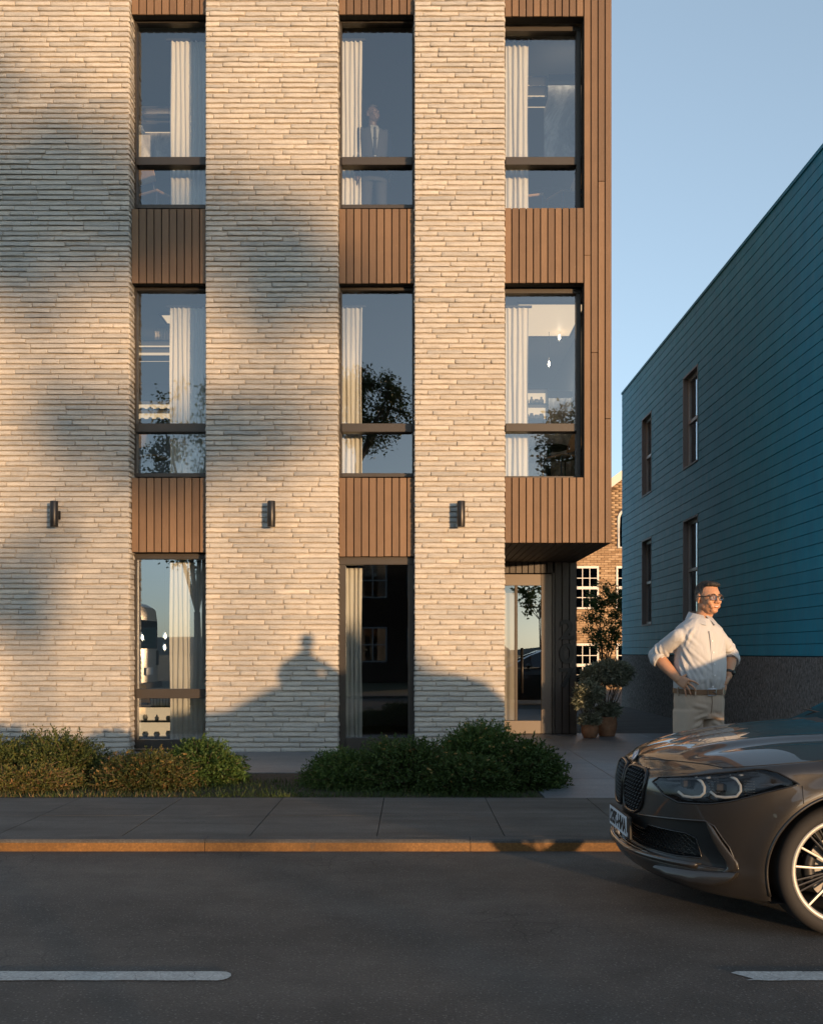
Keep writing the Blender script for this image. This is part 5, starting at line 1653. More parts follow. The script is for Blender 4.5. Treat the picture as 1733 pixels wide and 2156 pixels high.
# ---- recessed lower face, intake, blades, splitter
def grid_yz(y0, y1, z0, z1, ny, nz, out, keep):
    g = Grid()
    for i in range(ny):
        for j in range(nz):
            ya, yb = y0 + (y1 - y0) * i / ny, y0 + (y1 - y0) * (i + 1) / ny
            za, zb_ = z0 + (z1 - z0) * j / nz, z0 + (z1 - z0) * (j + 1) / nz
            if not keep((ya + yb) / 2, (za + zb_) / 2): continue
            g.quad([(i, j), (i + 1, j), (i + 1, j + 1), (i, j + 1)], [W2(on_y(p_, q_, out)) for p_, q_ in ((ya, za), (yb, za), (yb, zb_), (ya, zb_))])
    me = bpy.data.meshes.new('g'); me.from_pydata(g.co, [], g.f); me.update(); return me
RD = -0.030
me = grid_yz(-0.83, 0.83, 0.305, 0.545, 230, 34, RD, lambda y, z: not in_poly(abs(y), z, INT))
mat('satin_black', (0.012, 0.012, 0.012), 0.42)
low = link('lower_grille_panel', me, 'satin_black', car, True)
for sg in (1, -1):
    pr_ = [p for p in REC if p[0] >= -0.001]
    # keep the run from the centre top round to the centre bottom
    k0 = min(range(len(REC)), key=lambda k: (abs(REC[k][0]), -REC[k][1])); run = [p for p in REC if p[0] > 0.0]
    a_ = [W2(S(on_y(y, z, 0.0), sg)) for y, z in run]; c_ = [W2(S(on_y(y, z, RD - 0.004), sg)) for y, z in run]
    n_ = len(run)
    MB().add(a_ + c_, [(i, i + 1, n_ + i + 1, n_ + i) for i in range(n_ - 1)]).build('recess_edge', 'car_paint', low, smooth=True)
    MB().tube(a_, 0.0045, 6).build('recess_lip', 'car_paint', low, smooth=True)
    run = [p for p in INT if p[0] > 0.0]; n_ = len(run)
    a_ = [W2(S(on_y(y, z, RD), sg)) for y, z in run]; c_ = [W2(S(on_y(y, z, -0.12), sg)) for y, z in run]
    MB().add(a_ + c_, [(i, i + 1, n_ + i + 1, n_ + i) for i in range(n_ - 1)]).build('duct_wall', 'black_matte', low)
    MB().tube(a_, 0.004, 6).build('duct_edge', 'black_gloss', low, smooth=True)
me = grid_yz(-0.70, 0.70, 0.315, 0.45, 60, 6, -0.12, lambda y, z: True)
itk = link('lower_intake', me, 'black_matte', car, True)
mb = MB(); row = 0; z = 0.338
while z < 0.44:
    y = -0.66 + (0.017 if row % 2 else 0)
    while y < 0.66:
        if in_poly(abs(y), z, INT): 
            mb.tube([W2(on_y(y - 0.015, z, RD - 0.02)), W2(on_y(y, z + 0.011, RD - 0.014)), W2(on_y(y + 0.015, z, RD - 0.02))], 0.0024, 4)
        y += 0.034
    z += 0.0135; row += 1
mb.build('intake_mesh', 'black_gloss', itk)
for sg in (1, -1):
    secs = []
    for (y, z, w_, o_) in ((0.742, 0.532, 0.006, -0.004), (0.752, 0.505, 0.016, -0.002), (0.768, 0.45, 0.022, 0.0), (0.785, 0.40, 0.026, 0.001), (0.802, 0.35, 0.029, 0.002), (0.806, 0.318, 0.026, 0.002), (0.79, 0.300, 0.014, 0.0)):
        p_ = on_y(y, z, o_); q_ = on_y(min(0.86, y + 0.012), z, o_)
        tg = (q_ - p_).normalized(); nn = Vector((-tg.y, tg.x, 0)) 
        c_ = S(p_, sg); tg = S(tg, sg); nn = S(nn, sg)
        secs.append((W2(c_), Vector(W2(tg)) * w_ * 1.05, Vector(W2(nn)) * 0.012, 3.6))
    MB().loft(secs, 16).build('bumper_blade', 'car_paint', car, smooth=True, angle=60)
    secs = []
    for (y, z, w_) in ((0.50, 0.268, 0.008), (0.58, 0.262, 0.024), (0.68, 0.258, 0.032), (0.76, 0.262, 0.034), (0.80, 0.278, 0.026), (0.815, 0.292, 0.012)):
        c_ = S(on_y(y, z, 0.012), sg)
        secs.append((W2(c_), (-0.014, 0.010 * -sg, 0.002), (0.008, 0, w_), 5))
    MB().loft(secs, 14).build('bumper_fin', 'car_paint', car, smooth=True, angle=50)
pts = [on_y(-0.70 + 1.40 * i / 60, 0.304 + 0.012 * abs(-0.70 + 1.40 * i / 60), 0.010) for i in range(61)]
mb = MB()
co = []
for q in pts:
    for (dx, dz) in ((-0.010, 0.016), (-0.018, -0.004), (0.0, -0.014), (0.03, 0.012)):
        co.append(W2((q.x + dx, q.y, q.z + dz)))
mb.add(co, [(i * 4 + k, (i + 1) * 4 + k, (i + 1) * 4 + (k + 1) % 4, i * 4 + (k + 1) % 4) for i in range(60) for k in range(4)] + [(0, 1, 2, 3), (243, 242, 241, 240)])
mb.build('splitter', 'car_paint', car, smooth=True, fix=True)
# dark lower skirt
pts = [on_y(-0.84 + 1.68 * i / 60, 0.235 - 0.055 * abs(-1 + i / 30) ** 1.5, -0.014) for i in range(61)]
co = []
for q in pts:
    for (dx, dz) in ((0.0, 0.06), (-0.012, 0.0), (0.02, -0.02), (0.5, -0.01)): co.append(W2((q.x + dx, q.y, q.z + dz)))
MB().add(co, [(i * 4 + k, (i + 1) * 4 + k, (i + 1) * 4 + k + 1, i * 4 + k + 1) for i in range(60) for k in range(3)]).build('under_tray', 'black_matte', car, smooth=True)
# ---- panel gaps
def seam(pts, name='panel_gap', r=0.0022):
    for sg in (1, -1): MB().tube([W2(S(p, sg)) for p in pts], r, 5).build(name, 'black_matte', car, smooth=True)
seam([hood_pt(s_ / 40, 0.012) + Vector((0, 0, 0.0005)) for s_ in range(24, 41)] + [hood_pt(1 + k / 60, 0.012) + Vector((0, 0, 0.0005)) for k in range(1, 16)])
seam([hood_pt(0.60 - 0.0 * k, w_ / 20 * 0.0) for k, w_ in ((0, 0), (1, 0))], r=0.0)
front = []
for k in range(0, 25):
    u = k / 24
    s_ = 0.60 * u
    front.append(hood_pt(s_, 0.012 + 0.34 * (1 - u) ** 0.8) + Vector((0, 0, 0.0006)))
seam([p_ for p_ in front if p_.y > 0.12])
seam([on_x(0.655, z, 0.0006) for z in (0.725, 0.71, 0.69, 0.67, 0.645)])
seam([on_x(1.36, z, 0.0006) for z in [0.18 + 0.035 * k for k in range(20)]])
# ---- wheel arches and wheels
def wheel(xw, sg, first):
    w_ = empty('wheel'); w_.parent = car
    yo = 0.868                                  # outer face
    def LW(m, name, mt, **kw):
        m.v = [(xw + a, -sg * (yo - b_), WZ + c_) for a, b_, c_ in m.v]      # b_ = inward from the outer face
        return m.build(name, mt, w_, fix=True, **kw)
    LW(MB().lathe([(0.247, 0.012), (0.252, 0.004), (0.270, -0.004), (0.296, 0.002), (0.310, 0.016), (0.3165, 0.034), (0.318, 0.11), (0.3165, 0.19), (0.308, 0.212), (0.28, 0.222), (0.24, 0.215)], 72, (0, 0, 0), 'y', cap=False), 'tyre', 'tyre_rubber', smooth=True, angle=50)
    rim = LW(MB().lathe([(0.253, 0.006), (0.250, 0.001), (0.234, 0.002), (0.228, 0.014)], 72, (0, 0, 0), 'y', cap=False), 'rim', 'alloy_bright', smooth=True)
    def LR(m, name, mt, **kw):
        m.v = [(xw + a, -sg * (yo - b_), WZ + c_) for a, b_, c_ in m.v]
        return m.build(name, mt, rim, fix=True, **kw)
    LR(MB().lathe([(0.232, 0.0145), (0.225, 0.05), (0.222, 0.20)], 60, (0, 0, 0), 'y', cap=False), 'rim_barrel', 'alloy_dark', smooth=True)
    for k in range(5):
        a0 = 2 * math.pi * k / 5 + 0.33
        for d_ in (-1, 1):
            a1 = a0 + d_ * 0.20
            ca, sa = math.cos(a1), math.sin(a1); cb, sb = math.cos(a0 + d_ * 0.06), math.sin(a0 + d_ * 0.06)
            tx, tz = -sa, ca
            m = MB()
            secs = [((0.055 * cb, 0.030, 0.055 * sb), (0.008 * tx, 0, 0.008 * tz), (0, 0.008, 0), 5), ((0.14 * ca, 0.022, 0.14 * sa), (0.0055 * tx, 0, 0.0055 * tz), (0, 0.008, 0), 5), ((0.236 * ca, 0.012, 0.236 * sa), (0.0055 * tx, 0, 0.0055 * tz), (0, 0.008, 0), 5)]
            LR(m.loft(secs, 12), 'spoke', 'alloy_bright')
        for d_ in (-0.55, 0.0, 0.55):
            a1 = a0 + math.pi / 5 + d_ * 0.22
            ca, sa = math.cos(a1), math.sin(a1); tx, tz = -sa, ca
            LR(MB().loft([((0.05 * ca, 0.05, 0.05 * sa), (0.006 * tx, 0, 0.006 * tz), (0, 0.010, 0), 4), ((0.232 * ca, 0.03, 0.232 * sa), (0.005 * tx, 0, 0.005 * tz), (0, 0.008, 0), 4)], 8), 'inner_spoke', 'alloy_dark')
    LR(MB().lathe([(0.0, 0.018), (0.03, 0.018), (0.058, 0.026), (0.062, 0.06)], 30, (0, 0, 0), 'y', cap=False), 'hub', 'alloy_dark', smooth=True)
    br = LW(MB().lathe([(0.06, 0.075), (0.155, 0.075), (0.155, 0.095), (0.06, 0.095)], 48, (0, 0, 0), 'y', cap=False), 'brake_disc', 'brake_steel')
    m = MB()
    secs = []
    for k in range(7):
        a = math.pi - 0.55 + 1.1 * k / 6
        secs.append(((0.15 * math.cos(a), 0.075, 0.15 * math.sin(a)), (0.028 * math.cos(a), 0, 0.028 * math.sin(a)), (0, 0.028, 0), 4))
    LW(m.loft(secs, 12), 'caliper', 'alloy_dark', smooth=True, angle=50)
    # arch lining
    ml = MB(); na = 40; prof_ = [(AR + 0.010, 0.0), (AR + 0.004, 0.03), (AR + 0.004, 0.30), (0.05, 0.31)]
    for k in range(na + 1):
        a = R(-18) + R(216) * k / na
        for r_, d_ in prof_: ml.v.append((r_ * math.cos(a), d_, max(r_ * math.sin(a), -0.14)))
    for k in range(na):
        for q in range(3): ml.f.append((k * 4 + q, k * 4 + 4 + q, k * 4 + 5 + q, k * 4 + 1 + q)); ml.m.append(0)
    LW(ml, 'arch_lining', 'black_matte', smooth=True)
for xw in (WX, WX + 2.67):
    for sg in (1, -1): wheel(xw, sg, True)
# arch lips in body colour
for xw in (WX, WX + 2.67):
    for sg in (1, -1):
        pts = []
        for k in range(61):
            a = R(-22) + R(224) * k / 60
            z = WZ + AR * math.sin(a)
            if z < 0.185: continue
            pts.append(S(on_x(xw + AR * math.cos(a), z, 0.0015), sg))
        MB().tube([W2(p) for p in pts], 0.0075, 6).build('arch_lip', 'car_paint', car, smooth=True)
# ---- greenhouse
secs = [(1.10, 0.945, 0.76, 0.972, 0.62), (1.25, 0.975, 0.77, 1.035, 0.66), (1.45, 0.99, 0.775, 1.135, 0.66), (1.75, 1.0, 0.775, 1.29, 0.64), (2.05, 1.0, 0.775, 1.405, 0.60), (2.35, 1.0, 0.775, 1.445, 0.59), (2.9, 1.0, 0.77, 1.45, 0.58), (3.5, 1.0, 0.76, 1.415, 0.55), (3.85, 1.0, 0.74, 1.32, 0.52), (4.1, 0.99, 0.72, 1.08, 0.55), (4.22, 0.98, 0.68, 0.99, 0.6)]
co = []; n_ = 21
for (x, z0, w0, z1, w1) in secs:
    for k in range(n_):
        u = -1 + 2 * k / (n_ - 1)
        au = abs(u)
        if au > 0.6:
            q = (au - 0.6) / 0.4
            y = w1 + (w0 - w1) * q; z = z1 - 0.03 - (z1 - 0.03 - z0 + 0.02) * q
        else:
            y = w1 * au / 0.6; z = z1 - 0.03 * (au / 0.6) ** 2.2
        co.append((x + (0.10 * au ** 2 if x < 2.3 else 0), -math.copysign(y, u), z))
fs = [(i * n_ + k, i * n_ + k + 1, (i + 1) * n_ + k + 1, (i + 1) * n_ + k) for i in range(len(secs) - 1) for k in range(n_ - 1)]
mi = []
for i in range(len(secs) - 1):
    for k in range(n_ - 1):
        u = abs(-1 + 2 * (k + 0.5) / (n_ - 1))
        glass = (i < 4 and u < 0.62) or (u > 0.62 and 2 < i < 8) or (i >= 8 and u < 0.55)
        mi.append(1 if glass else 0)
mb = MB(); mb.v = co; mb.f = fs; mb.m = mi
mb.build('cabin', ['car_paint', 'car_glass'], car, smooth=True, angle=35, fix=True)
MB().loft([((1.13 + 0.12 * abs(u) ** 2 + 0.0, -0.74 * u, 0.978 - 0.03 * abs(u) ** 2), (0.075, 0, 0.018), (0, 0, 0.007), 4) for u in (-1, -0.6, -0.2, 0.2, 0.6, 1)], 12).build('cowl', 'black_matte', car, smooth=True)
for (y0, y1) in ((0.55, -0.1), (0.05, -0.55)):
    MB().tube([(1.17, -y0, 0.975), (1.20, -(y0 + y1) / 2, 1.0), (1.20, -y1, 1.01)], [0.008, 0.006, 0.004], 6).build('wiper', 'black_matte', car, smooth=True)
MB().box(1.3, 4.1, -0.74, 0.74, 0.25, 0.9).build('cabin_floor', 'black_matte', car)
for sg in (1, -1):
    mb = MB().ell((1.72, -sg * 0.93, 1.02), (0.06, 0.10, 0.065), 16, 10).tube([(1.75, -sg * 0.80, 0.97), (1.73, -sg * 0.90, 1.0)], 0.016, 8)
    mb.build('door_mirror', 'car_paint', car, smooth=True)
    MB().bbox(LEN - 0.10, LEN - 0.02, -sg * 0.72 - 0.13, -sg * 0.72 + 0.13, 0.72, 0.86, 0.02).build('tail_light', 'red_brick', car)
# ---- number plate: text reads mirrored, as in the photograph
pl = MB().bbox(-0.022, -0.006, -0.268, 0.268, 0.358, 0.478, 0.004).build('number_plate', 'black_matte', car)
MB().box(-0.0245, -0.0225, -0.214, 0.258, 0.365, 0.471).build('plate_face', 'plate_white', pl)      # object frame: -y is the near side
def plate_text(txt, size, yc, zc, mt, bold=0.0, w_=None, h_=None):
    me = text_mesh(txt, size, 0.0006, bold)
    co = np.array([v.co[:] for v in me.vertices]); lo, hi = co.min(0), co.max(0)
    sx = w_ / (hi[0] - lo[0]) if w_ else 1; sz = h_ / (hi[1] - lo[1]) if h_ else 1
    for v in me.vertices:
        x, y, zz_ = v.co
        v.co = (-0.0256 - zz_, yc + (x - (lo[0] + hi[0]) / 2) * sx, zc + (y - (lo[1] + hi[1]) / 2) * sz)
    link('plate_text', me, mt, pl)
plate_text('ANH-7852', 0.1, 0.022, 0.418, 'ink_black', 0.003, 0.44, 0.080)
MB().box(-0.0244, -0.0224, -0.260, -0.2145, 0.365, 0.471).build('plate_band', 'ink_black', pl)
plate_text('BG', 0.03, -0.237, 0.382, 'plate_white', 0.0, 0.026, 0.020)
# ================================================================== people
m, t, b = mat('skin', (0.46, 0.23, 0.12), 0.48)
n1 = noise(t, 60, 4, 0.6, N(t, 'TexCoord').outputs['Object'])
t.links.new(ramp(t, n1.outputs['Fac'], [(0.3, (0.46, 0.235, 0.135)), (0.7, (0.50, 0.265, 0.155))]).outputs[0], b.inputs['Base Color'])
b.inputs['Subsurface Weight'].default_value = 0.12; b.inputs['Subsurface Radius'].default_value = (0.012, 0.004, 0.002); b.inputs['Subsurface Scale'].default_value = 0.5
b.inputs['Specular IOR Level'].default_value = 0.35
m, t, b = mat('shirt_cotton', (0.45, 0.45, 0.455), 0.85)
tc = N(t, 'TexCoord').outputs['Object']
n1 = noise(t, 7, 3, 0.5, tc, (1.0, 1.0, 0.55), 0.6); n2 = noise(t, 600, 2, 0.5, tc)
b1 = bump(t, b, n1.outputs['Fac'], 0.55, 0.05); bump(t, b, n2.outputs['Fac'], 0.15, 0.001, b1)
m, t, b = mat('trouser_cotton', (0.45, 0.345, 0.26), 0.88)
tc = N(t, 'TexCoord').outputs['Object']
n1 = noise(t, 6, 3, 0.5, tc, (1.0, 1.0, 0.5), 0.6); n2 = noise(t, 500, 2, 0.5, tc)
b1 = bump(t, b, n1.outputs['Fac'], 0.5, 0.05); bump(t, b, n2.outputs['Fac'], 0.15, 0.001, b1)
mat('belt_leather', (0.14, 0.066, 0.025), 0.45)
m, t, b = mat('hair_short', (0.06, 0.045, 0.035), 0.7)
n1 = noise(t, 120, 3, 0.6, N(t, 'TexCoord').outputs['Object'], (1, 1, 0.3))
at = N(t, 'Attribute'); at.attribute_name = 'grey'
c = mixc(t, at.outputs['Fac'], (0.014, 0.010, 0.0075), (0.095, 0.086, 0.078))
t.links.new(mixc(t, 0.6, c, ramp(t, n1.outputs['Fac'], [(0.3, (0.5, 0.5, 0.5)), (0.7, (1.4, 1.4, 1.4))]).outputs[0], 'MULTIPLY'), b.inputs['Base Color'])
bump(t, b, n1.outputs['Fac'], 0.5, 0.006)
mat('spectacle_frame', (0.010, 0.009, 0.009), 0.3)
glazing('spectacle_lens', 0.22, (0.95, 0.95, 0.95))
mat('eye_white', (0.75, 0.72, 0.68), 0.3)
mat('iris', (0.05, 0.035, 0.02), 0.3)
mat('lip', (0.38, 0.16, 0.09), 0.5)
mat('shoe_leather', (0.04, 0.025, 0.018), 0.4)
mat('watch_black', (0.012, 0.012, 0.013), 0.35)
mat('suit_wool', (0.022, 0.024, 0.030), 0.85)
mat('shirt_white_dimmed', (0.20, 0.215, 0.23), 0.7)  # white shirt with indoor shade put into its colour
mat('button', (0.8, 0.8, 0.8), 0.3)

def rotz(a): return Matrix.Rotation(a, 3, 'Z')
def limb(mb, pts, rads, n=16, flat=1.0):
    """round tapered limb with end balls so joints stay full"""
    pts = [Vector(p) for p in pts]
    q, rr = [], []
    for i in range(len(pts) - 1):
        for k in range(4):
            u = k / 4
            q.append(pts[i].lerp(pts[i + 1], u)); rr.append(rads[i] + (rads[i + 1] - rads[i]) * u)
    q.append(pts[-1]); rr.append(rads[-1])
    mb.tube(q, rr, n)
    for p, r in zip(pts, rads): mb.ell(p, (r, r, r), 14, 10)
    return mb

def head_parts(mb, H, chin):
    """H maps head coordinates (face towards -y, chin at z=0) to the body frame"""
    def E(c, r, rx=0.0): mb.ell(H @ Vector(c), r, 18, 14, rot=H.to_3x3() @ Matrix.Rotation(rx, 3, 'X'))
    E((0, 0.018, 0.140), (0.0745, 0.094, 0.086))
    E((0, -0.012, 0.115), (0.0705, 0.080, 0.085))
    E((0, -0.030, 0.075), (0.060, 0.062, 0.072))
    E((0, -0.022, 0.045), (0.056, 0.058, 0.044))
    E((0, -0.066, 0.020), (0.030, 0.026, 0.020))
    E((0, -0.030, 0.012), (0.040, 0.040, 0.020))
    for s in (-1, 1):
        E((s * 0.034, -0.064, 0.082), (0.026, 0.024, 0.026))
        E((s * 0.024, -0.076, 0.052), (0.020, 0.018, 0.020))
        E((s * 0.030, -0.081, 0.126), (0.028, 0.012, 0.008))
        E((s * 0.012, -0.098, 0.078), (0.010, 0.012, 0.009))
        E((s * 0.0765, 0.016, 0.104), (0.007, 0.019, 0.031), 0.18)
        E((s * 0.0765, 0.012, 0.076), (0.006, 0.010, 0.012))
        E((s * 0.046, -0.006, 0.050), (0.018, 0.034, 0.026))
    for k in range(7):
        u = k / 6
        E((0, -0.084 - 0.024 * u, 0.124 - 0.042 * u), (0.0085 + 0.004 * u, 0.012, 0.011))
    E((0, -0.108, 0.082), (0.0125, 0.012, 0.0105))
    E((0, -0.084, 0.056), (0.024, 0.012, 0.006)); E((0, -0.083, 0.044), (0.020, 0.011, 0.007))

def finger(mb, base, dirs, lens, r):
    p = Vector(base); pts = [p.copy()]; rr = [r * 1.08]
    for d, l in zip(dirs, lens):
        p = p + Vector(d).normalized() * l; pts.append(p.copy()); rr.append(r * (0.98 - 0.12 * (len(pts) - 1)))
    q, r2 = [], []
    for i in range(len(pts) - 1):
        for k in range(3):
            u = k / 3; q.append(pts[i].lerp(pts[i + 1], u)); r2.append(rr[i] + (rr[i + 1] - rr[i]) * u)
    q.append(pts[-1]); r2.append(rr[-1])
    mb.tube(q, r2, 10); mb.ell(pts[-1], (rr[-1],) * 3, 10, 8)
    for p_, r_ in zip(pts[:-1], rr[:-1]): mb.ell(p_, (r_ * 1.04,) * 3, 10, 8)

# ------------------------------------------------------------------ man by the car
YM = 7.42
XM, _ = px(1470, 0, YM)
man = empty('person', (XM, YM, 0.08))
tag(man, 'man in a pale rolled-sleeve shirt, tan trousers and glasses, hands on hips behind the car', 'person')
def mp(pxx, pyy, y=0.0):
    """photo pixel at the man's distance -> his local frame"""
    Y = YM + y
    X, Z = px(pxx, pyy, Y)
    return Vector((X - XM, y, Z - 0.08))
YAW = R(21)
Rb = rotz(YAW)
ux, uy = Rb @ Vector((1, 0, 0)), Rb @ Vector((0, 1, 0))
def tors(z, w_, d_, e=2.4, off=(0, 0)):
    if z > 1.05: w_ *= 0.955
    c_ = Vector((0.006 + off[0], off[1], z)); return (c_, ux * w_, uy * d_, e)
shL, shR = mp(1428, 1340, -0.08), mp(1510, 1338, 0.08)
elL, elR = mp(1381, 1380, 0.06), mp(1540, 1380, 0.22)
wrL, wrR = mp(1428, 1431, -0.12), mp(1533, 1424, 0.02)
headM = Matrix.Translation(mp(1489, 1291, 0.0) + Vector((0.0, -0.01, 0))) @ Matrix.Rotation(R(23), 4, 'Z') @ Matrix.Rotation(R(4), 4, 'X') @ Matrix.Scale(1.0, 4)
body = MB()
body.loft([tors(0.80, 0.14, 0.10), tors(0.95, 0.155, 0.11), tors(1.10, 0.155, 0.115), tors(1.25, 0.165, 0.115), tors(1.38, 0.175, 0.11), tors(1.45, 0.13, 0.085), tors(1.50, 0.06, 0.05)], 24)
limb(body, [headM @ Vector((0, 0.02, 0.06)), headM @ Vector((0, 0.022, 0.0)), Vector((0.012, 0.02, 1.47)), Vector((0.006, 0.02, 1.40))], [0.054, 0.055, 0.060, 0.066])
head_parts(body, headM, 0)
for sh, el, wr in ((shL, elL, wrL), (shR, elR, wrR)):
    limb(body, [sh, el], [0.052, 0.042]); limb(body, [el, el.lerp(wr, 0.35), wr], [0.043, 0.044, 0.029])
for s, x0 in ((-1, -0.085), (1, 0.085)):
    hp = Rb @ Vector((x0, 0, 0.86)); kn = Rb @ Vector((x0 * 1.15, -0.01, 0.47)); an = Rb @ Vector((x0 * 1.2, 0.02, 0.08))
    limb(body, [hp, kn, an], [0.085, 0.056, 0.04]); limb(body, [an, an + Rb @ Vector((0, -0.16, -0.04))], [0.042, 0.034])
# hands: left in the picture, knuckles forward on the hip
def hand(wr, palm_end, side, fdirs, flens, tdirs, spread):
    wr, pe = Vector(wr), Vector(palm_end)
    ax = (pe - wr).normalized(); sd = Vector(side).normalized(); nrm = ax.cross(sd).normalized()
    secs = []
    for u, w_, th in ((-0.1, 0.027, 0.021), (0.2, 0.034, 0.019), (0.6, 0.041, 0.017), (1.0, 0.040, 0.013)):
        secs.append((wr.lerp(pe, u), sd * w_, nrm * th, 2.6))
    body.loft(secs, 16)
    for k, (fd, fl) in enumerate(zip(fdirs, flens)):
        o = pe + sd * (0.030 - 0.020 * k) - ax * (0.004 + 0.004 * abs(k - 1))
        finger(body, o, fd, fl, 0.0086 - 0.0006 * (k == 3))
    finger(body, wr.lerp(pe, 0.30) + sd * 0.030, tdirs, (0.036, 0.030, 0.024), 0.0098)
pe = mp(1447, 1441, -0.185)
hand(wrL, pe, (0.35, -0.25, 0.75),
     [[(0.85, -0.30, -0.25), (0.80, -0.1, -0.45), (0.75, 0.1, -0.5)], [(0.70, -0.35, -0.55), (0.60, -0.05, -0.75), (0.5, 0.15, -0.8)], [(0.45, -0.35, -0.75), (0.38, 0.0, -0.9), (0.3, 0.15, -0.9)], [(0.20, -0.3, -0.85), (0.18, 0.0, -0.95), (0.15, 0.2, -0.9)]],
     [(0.036, 0.024, 0.018), (0.040, 0.026, 0.019), (0.038, 0.025, 0.018), (0.030, 0.020, 0.016)],
     [(0.75, 0.45, 0.45), (0.8, 0.5, 0.1), (0.8, 0.5, -0.1)], 0)
pe = mp(1527.5, 1441, -0.01)
hand(wrR, pe, (-0.3, -0.95, 0.1),
     [[(-0.25, -0.30, -0.9), (-0.25, 0.0, -0.95), (-0.25, 0.1, -0.9)], [(-0.12, -0.2, -0.95), (-0.2, 0.0, -0.95), (-0.25, 0.1, -0.9)], [(-0.05, -0.1, -0.97), (-0.2, 0.0, -0.95), (-0.25, 0.1, -0.9)], [(0.0, 0.0, -0.97), (-0.15, 0.0, -0.95), (-0.2, 0.1, -0.9)]],
     [(0.036, 0.024, 0.018), (0.040, 0.026, 0.019), (0.038, 0.025, 0.018), (0.030, 0.020, 0.016)],
     [(-0.4, -0.6, -0.5), (-0.5, -0.5, -0.6), (-0.5, -0.2, -0.7)], 0)
baked('body', body, 0.0042, 3, 'skin', man)

# cloth relief: soft noise plus drag folds given as ridge lines
from mathutils import noise as mnoise
def cloth(me, folds, amp, freq):
    n_ = len(me.vertices)
    co = np.empty(n_ * 3, dtype=np.float32); me.vertices.foreach_get('co', co); co = co.reshape(-1, 3)
    no = np.empty(n_ * 3, dtype=np.float32); me.vertices.foreach_get('normal', no); no = no.reshape(-1, 3)
    d = np.array([mnoise.noise(Vector((p[0] * freq, p[1] * freq, p[2] * freq * 0.6))) for p in co]) * amp
    for (pts, h, w_) in folds:
        P_ = np.array([list(p) for p in pts]); best = np.full(n_, 9.0); tpos = np.zeros(n_); m_ = len(P_) - 1
        for k in range(m_):
            a, b_ = P_[k], P_[k + 1]; ab = b_ - a
            u = np.clip(((co - a) @ ab) / (ab @ ab), 0, 1)
            dist = np.linalg.norm(co - (a + u[:, None] * ab), axis=1)
            q = dist < best; best[q] = dist[q]; tpos[q] = (k + u[q]) / m_
        env = np.sin(np.clip(tpos, 0.02, 0.98) * math.pi) ** 0.5
        d += env * (h * np.exp(-(best / w_) ** 2) - 0.55 * h * np.exp(-((best - 1.9 * w_) / w_) ** 2))
    co = co + no * d[:, None]
    me.vertices.foreach_set('co', co.astype(np.float32).ravel()); me.update()
    return me
SF = []; TF = []
# shirt
shirt = MB()
shirt.loft([tors(0.985, 0.171, 0.128), tors(1.02, 0.182, 0.142, 2.4, (0, -0.004)), tors(1.08, 0.190, 0.158, 2.4, (0.0, -0.012)), tors(1.15, 0.190, 0.160, 2.4, (0.002, -0.014)), tors(1.25, 0.188, 0.150, 2.4, (0.004, -0.01)),
            tors(1.34, 0.192, 0.142, 2.5), tors(1.40, 0.196, 0.130, 2.4), tors(1.442, 0.186, 0.114, 2.2), tors(1.472, 0.152, 0.100, 2.1), tors(1.497, 0.112, 0.088, 2.0), tors(1.512, 0.088, 0.078, 2.0)], 32)
for sh, el, wr, q in ((shL, elL, wrL, 0.16), (shR, elR, wrR, 0.20)):
    cf = el.lerp(wr, q)
    limb(shirt, [sh + (Vector((0.0, 0, 1.4)) - sh) * 0.12, sh, sh.lerp(el, 0.5), el, cf], [0.052, 0.056, 0.060, 0.058, 0.054], 20)
# drag folds from the elbow and armpit to the waist, and at the sleeves
def fold(pts, r): SF.append(([Vector(p) for p in pts], r * 0.95, 0.0115))
def tp(ang, z, out=0.0):
    """point on the shirt front: angle from straight ahead, in the chest frame"""
    k = [(1.0, 0.174, 0.135), (1.08, 0.190, 0.168), (1.15, 0.190, 0.172), (1.25, 0.188, 0.158), (1.34, 0.194, 0.142), (1.42, 0.196, 0.128)]
    for (z0, a0, d0), (z1, a1, d1) in zip(k, k[1:]):
        if z0 <= z <= z1: u = (z - z0) / (z1 - z0); w_, d_ = a0 + (a1 - a0) * u, d0 + (d1 - d0) * u; break
    else: w_, d_ = 0.18, 0.14
    return Vector((0.006, 0, z)) + ux * (w_ + out) * math.sin(ang) - uy * (d_ + out) * math.cos(ang)
for (a0, z0, a1, z1, r) in ((-1.25, 1.31, -0.45, 1.07, 0.013), (-1.35, 1.26, -0.75, 1.02, 0.012), (-1.05, 1.31, -0.15, 1.15, 0.010), (-1.45, 1.20, -1.0, 1.01, 0.011), (1.0, 1.26, 0.6, 1.06, 0.010), (0.9, 1.15, 0.55, 1.01, 0.010), (-1.0, 1.40, -0.5, 1.30, 0.008), (0.9, 1.40, 0.5, 1.28, 0.008), (-0.3, 1.09, -0.2, 1.0, 0.008), (0.25, 1.08, 0.2, 1.0, 0.008), (-0.7, 1.44, -1.0, 1.33, 0.009)):
    fold([tp(a0 + (a1 - a0) * k / 3, z0 + (z1 - z0) * k / 3, -0.003) for k in range(4)], r)
for sh, el, wr in ((shL, elL, wrL), (shR, elR, wrR)):
    d = (el - sh).normalized(); o1 = d.orthogonal().normalized(); o2 = d.cross(o1)
    for k, u in enumerate((0.35, 0.55, 0.72, 0.88)):
        c_ = sh.lerp(el, u); r = 0.071 - 0.008 * u
        a = 0.9 * k
        pts = [c_ + (o1 * math.cos(a + q) + o2 * math.sin(a + q)) * r + d * (0.035 * math.sin(q * 0.9 + k)) for q in (0, 0.7, 1.4, 2.1)]
        fold(pts, 0.011)
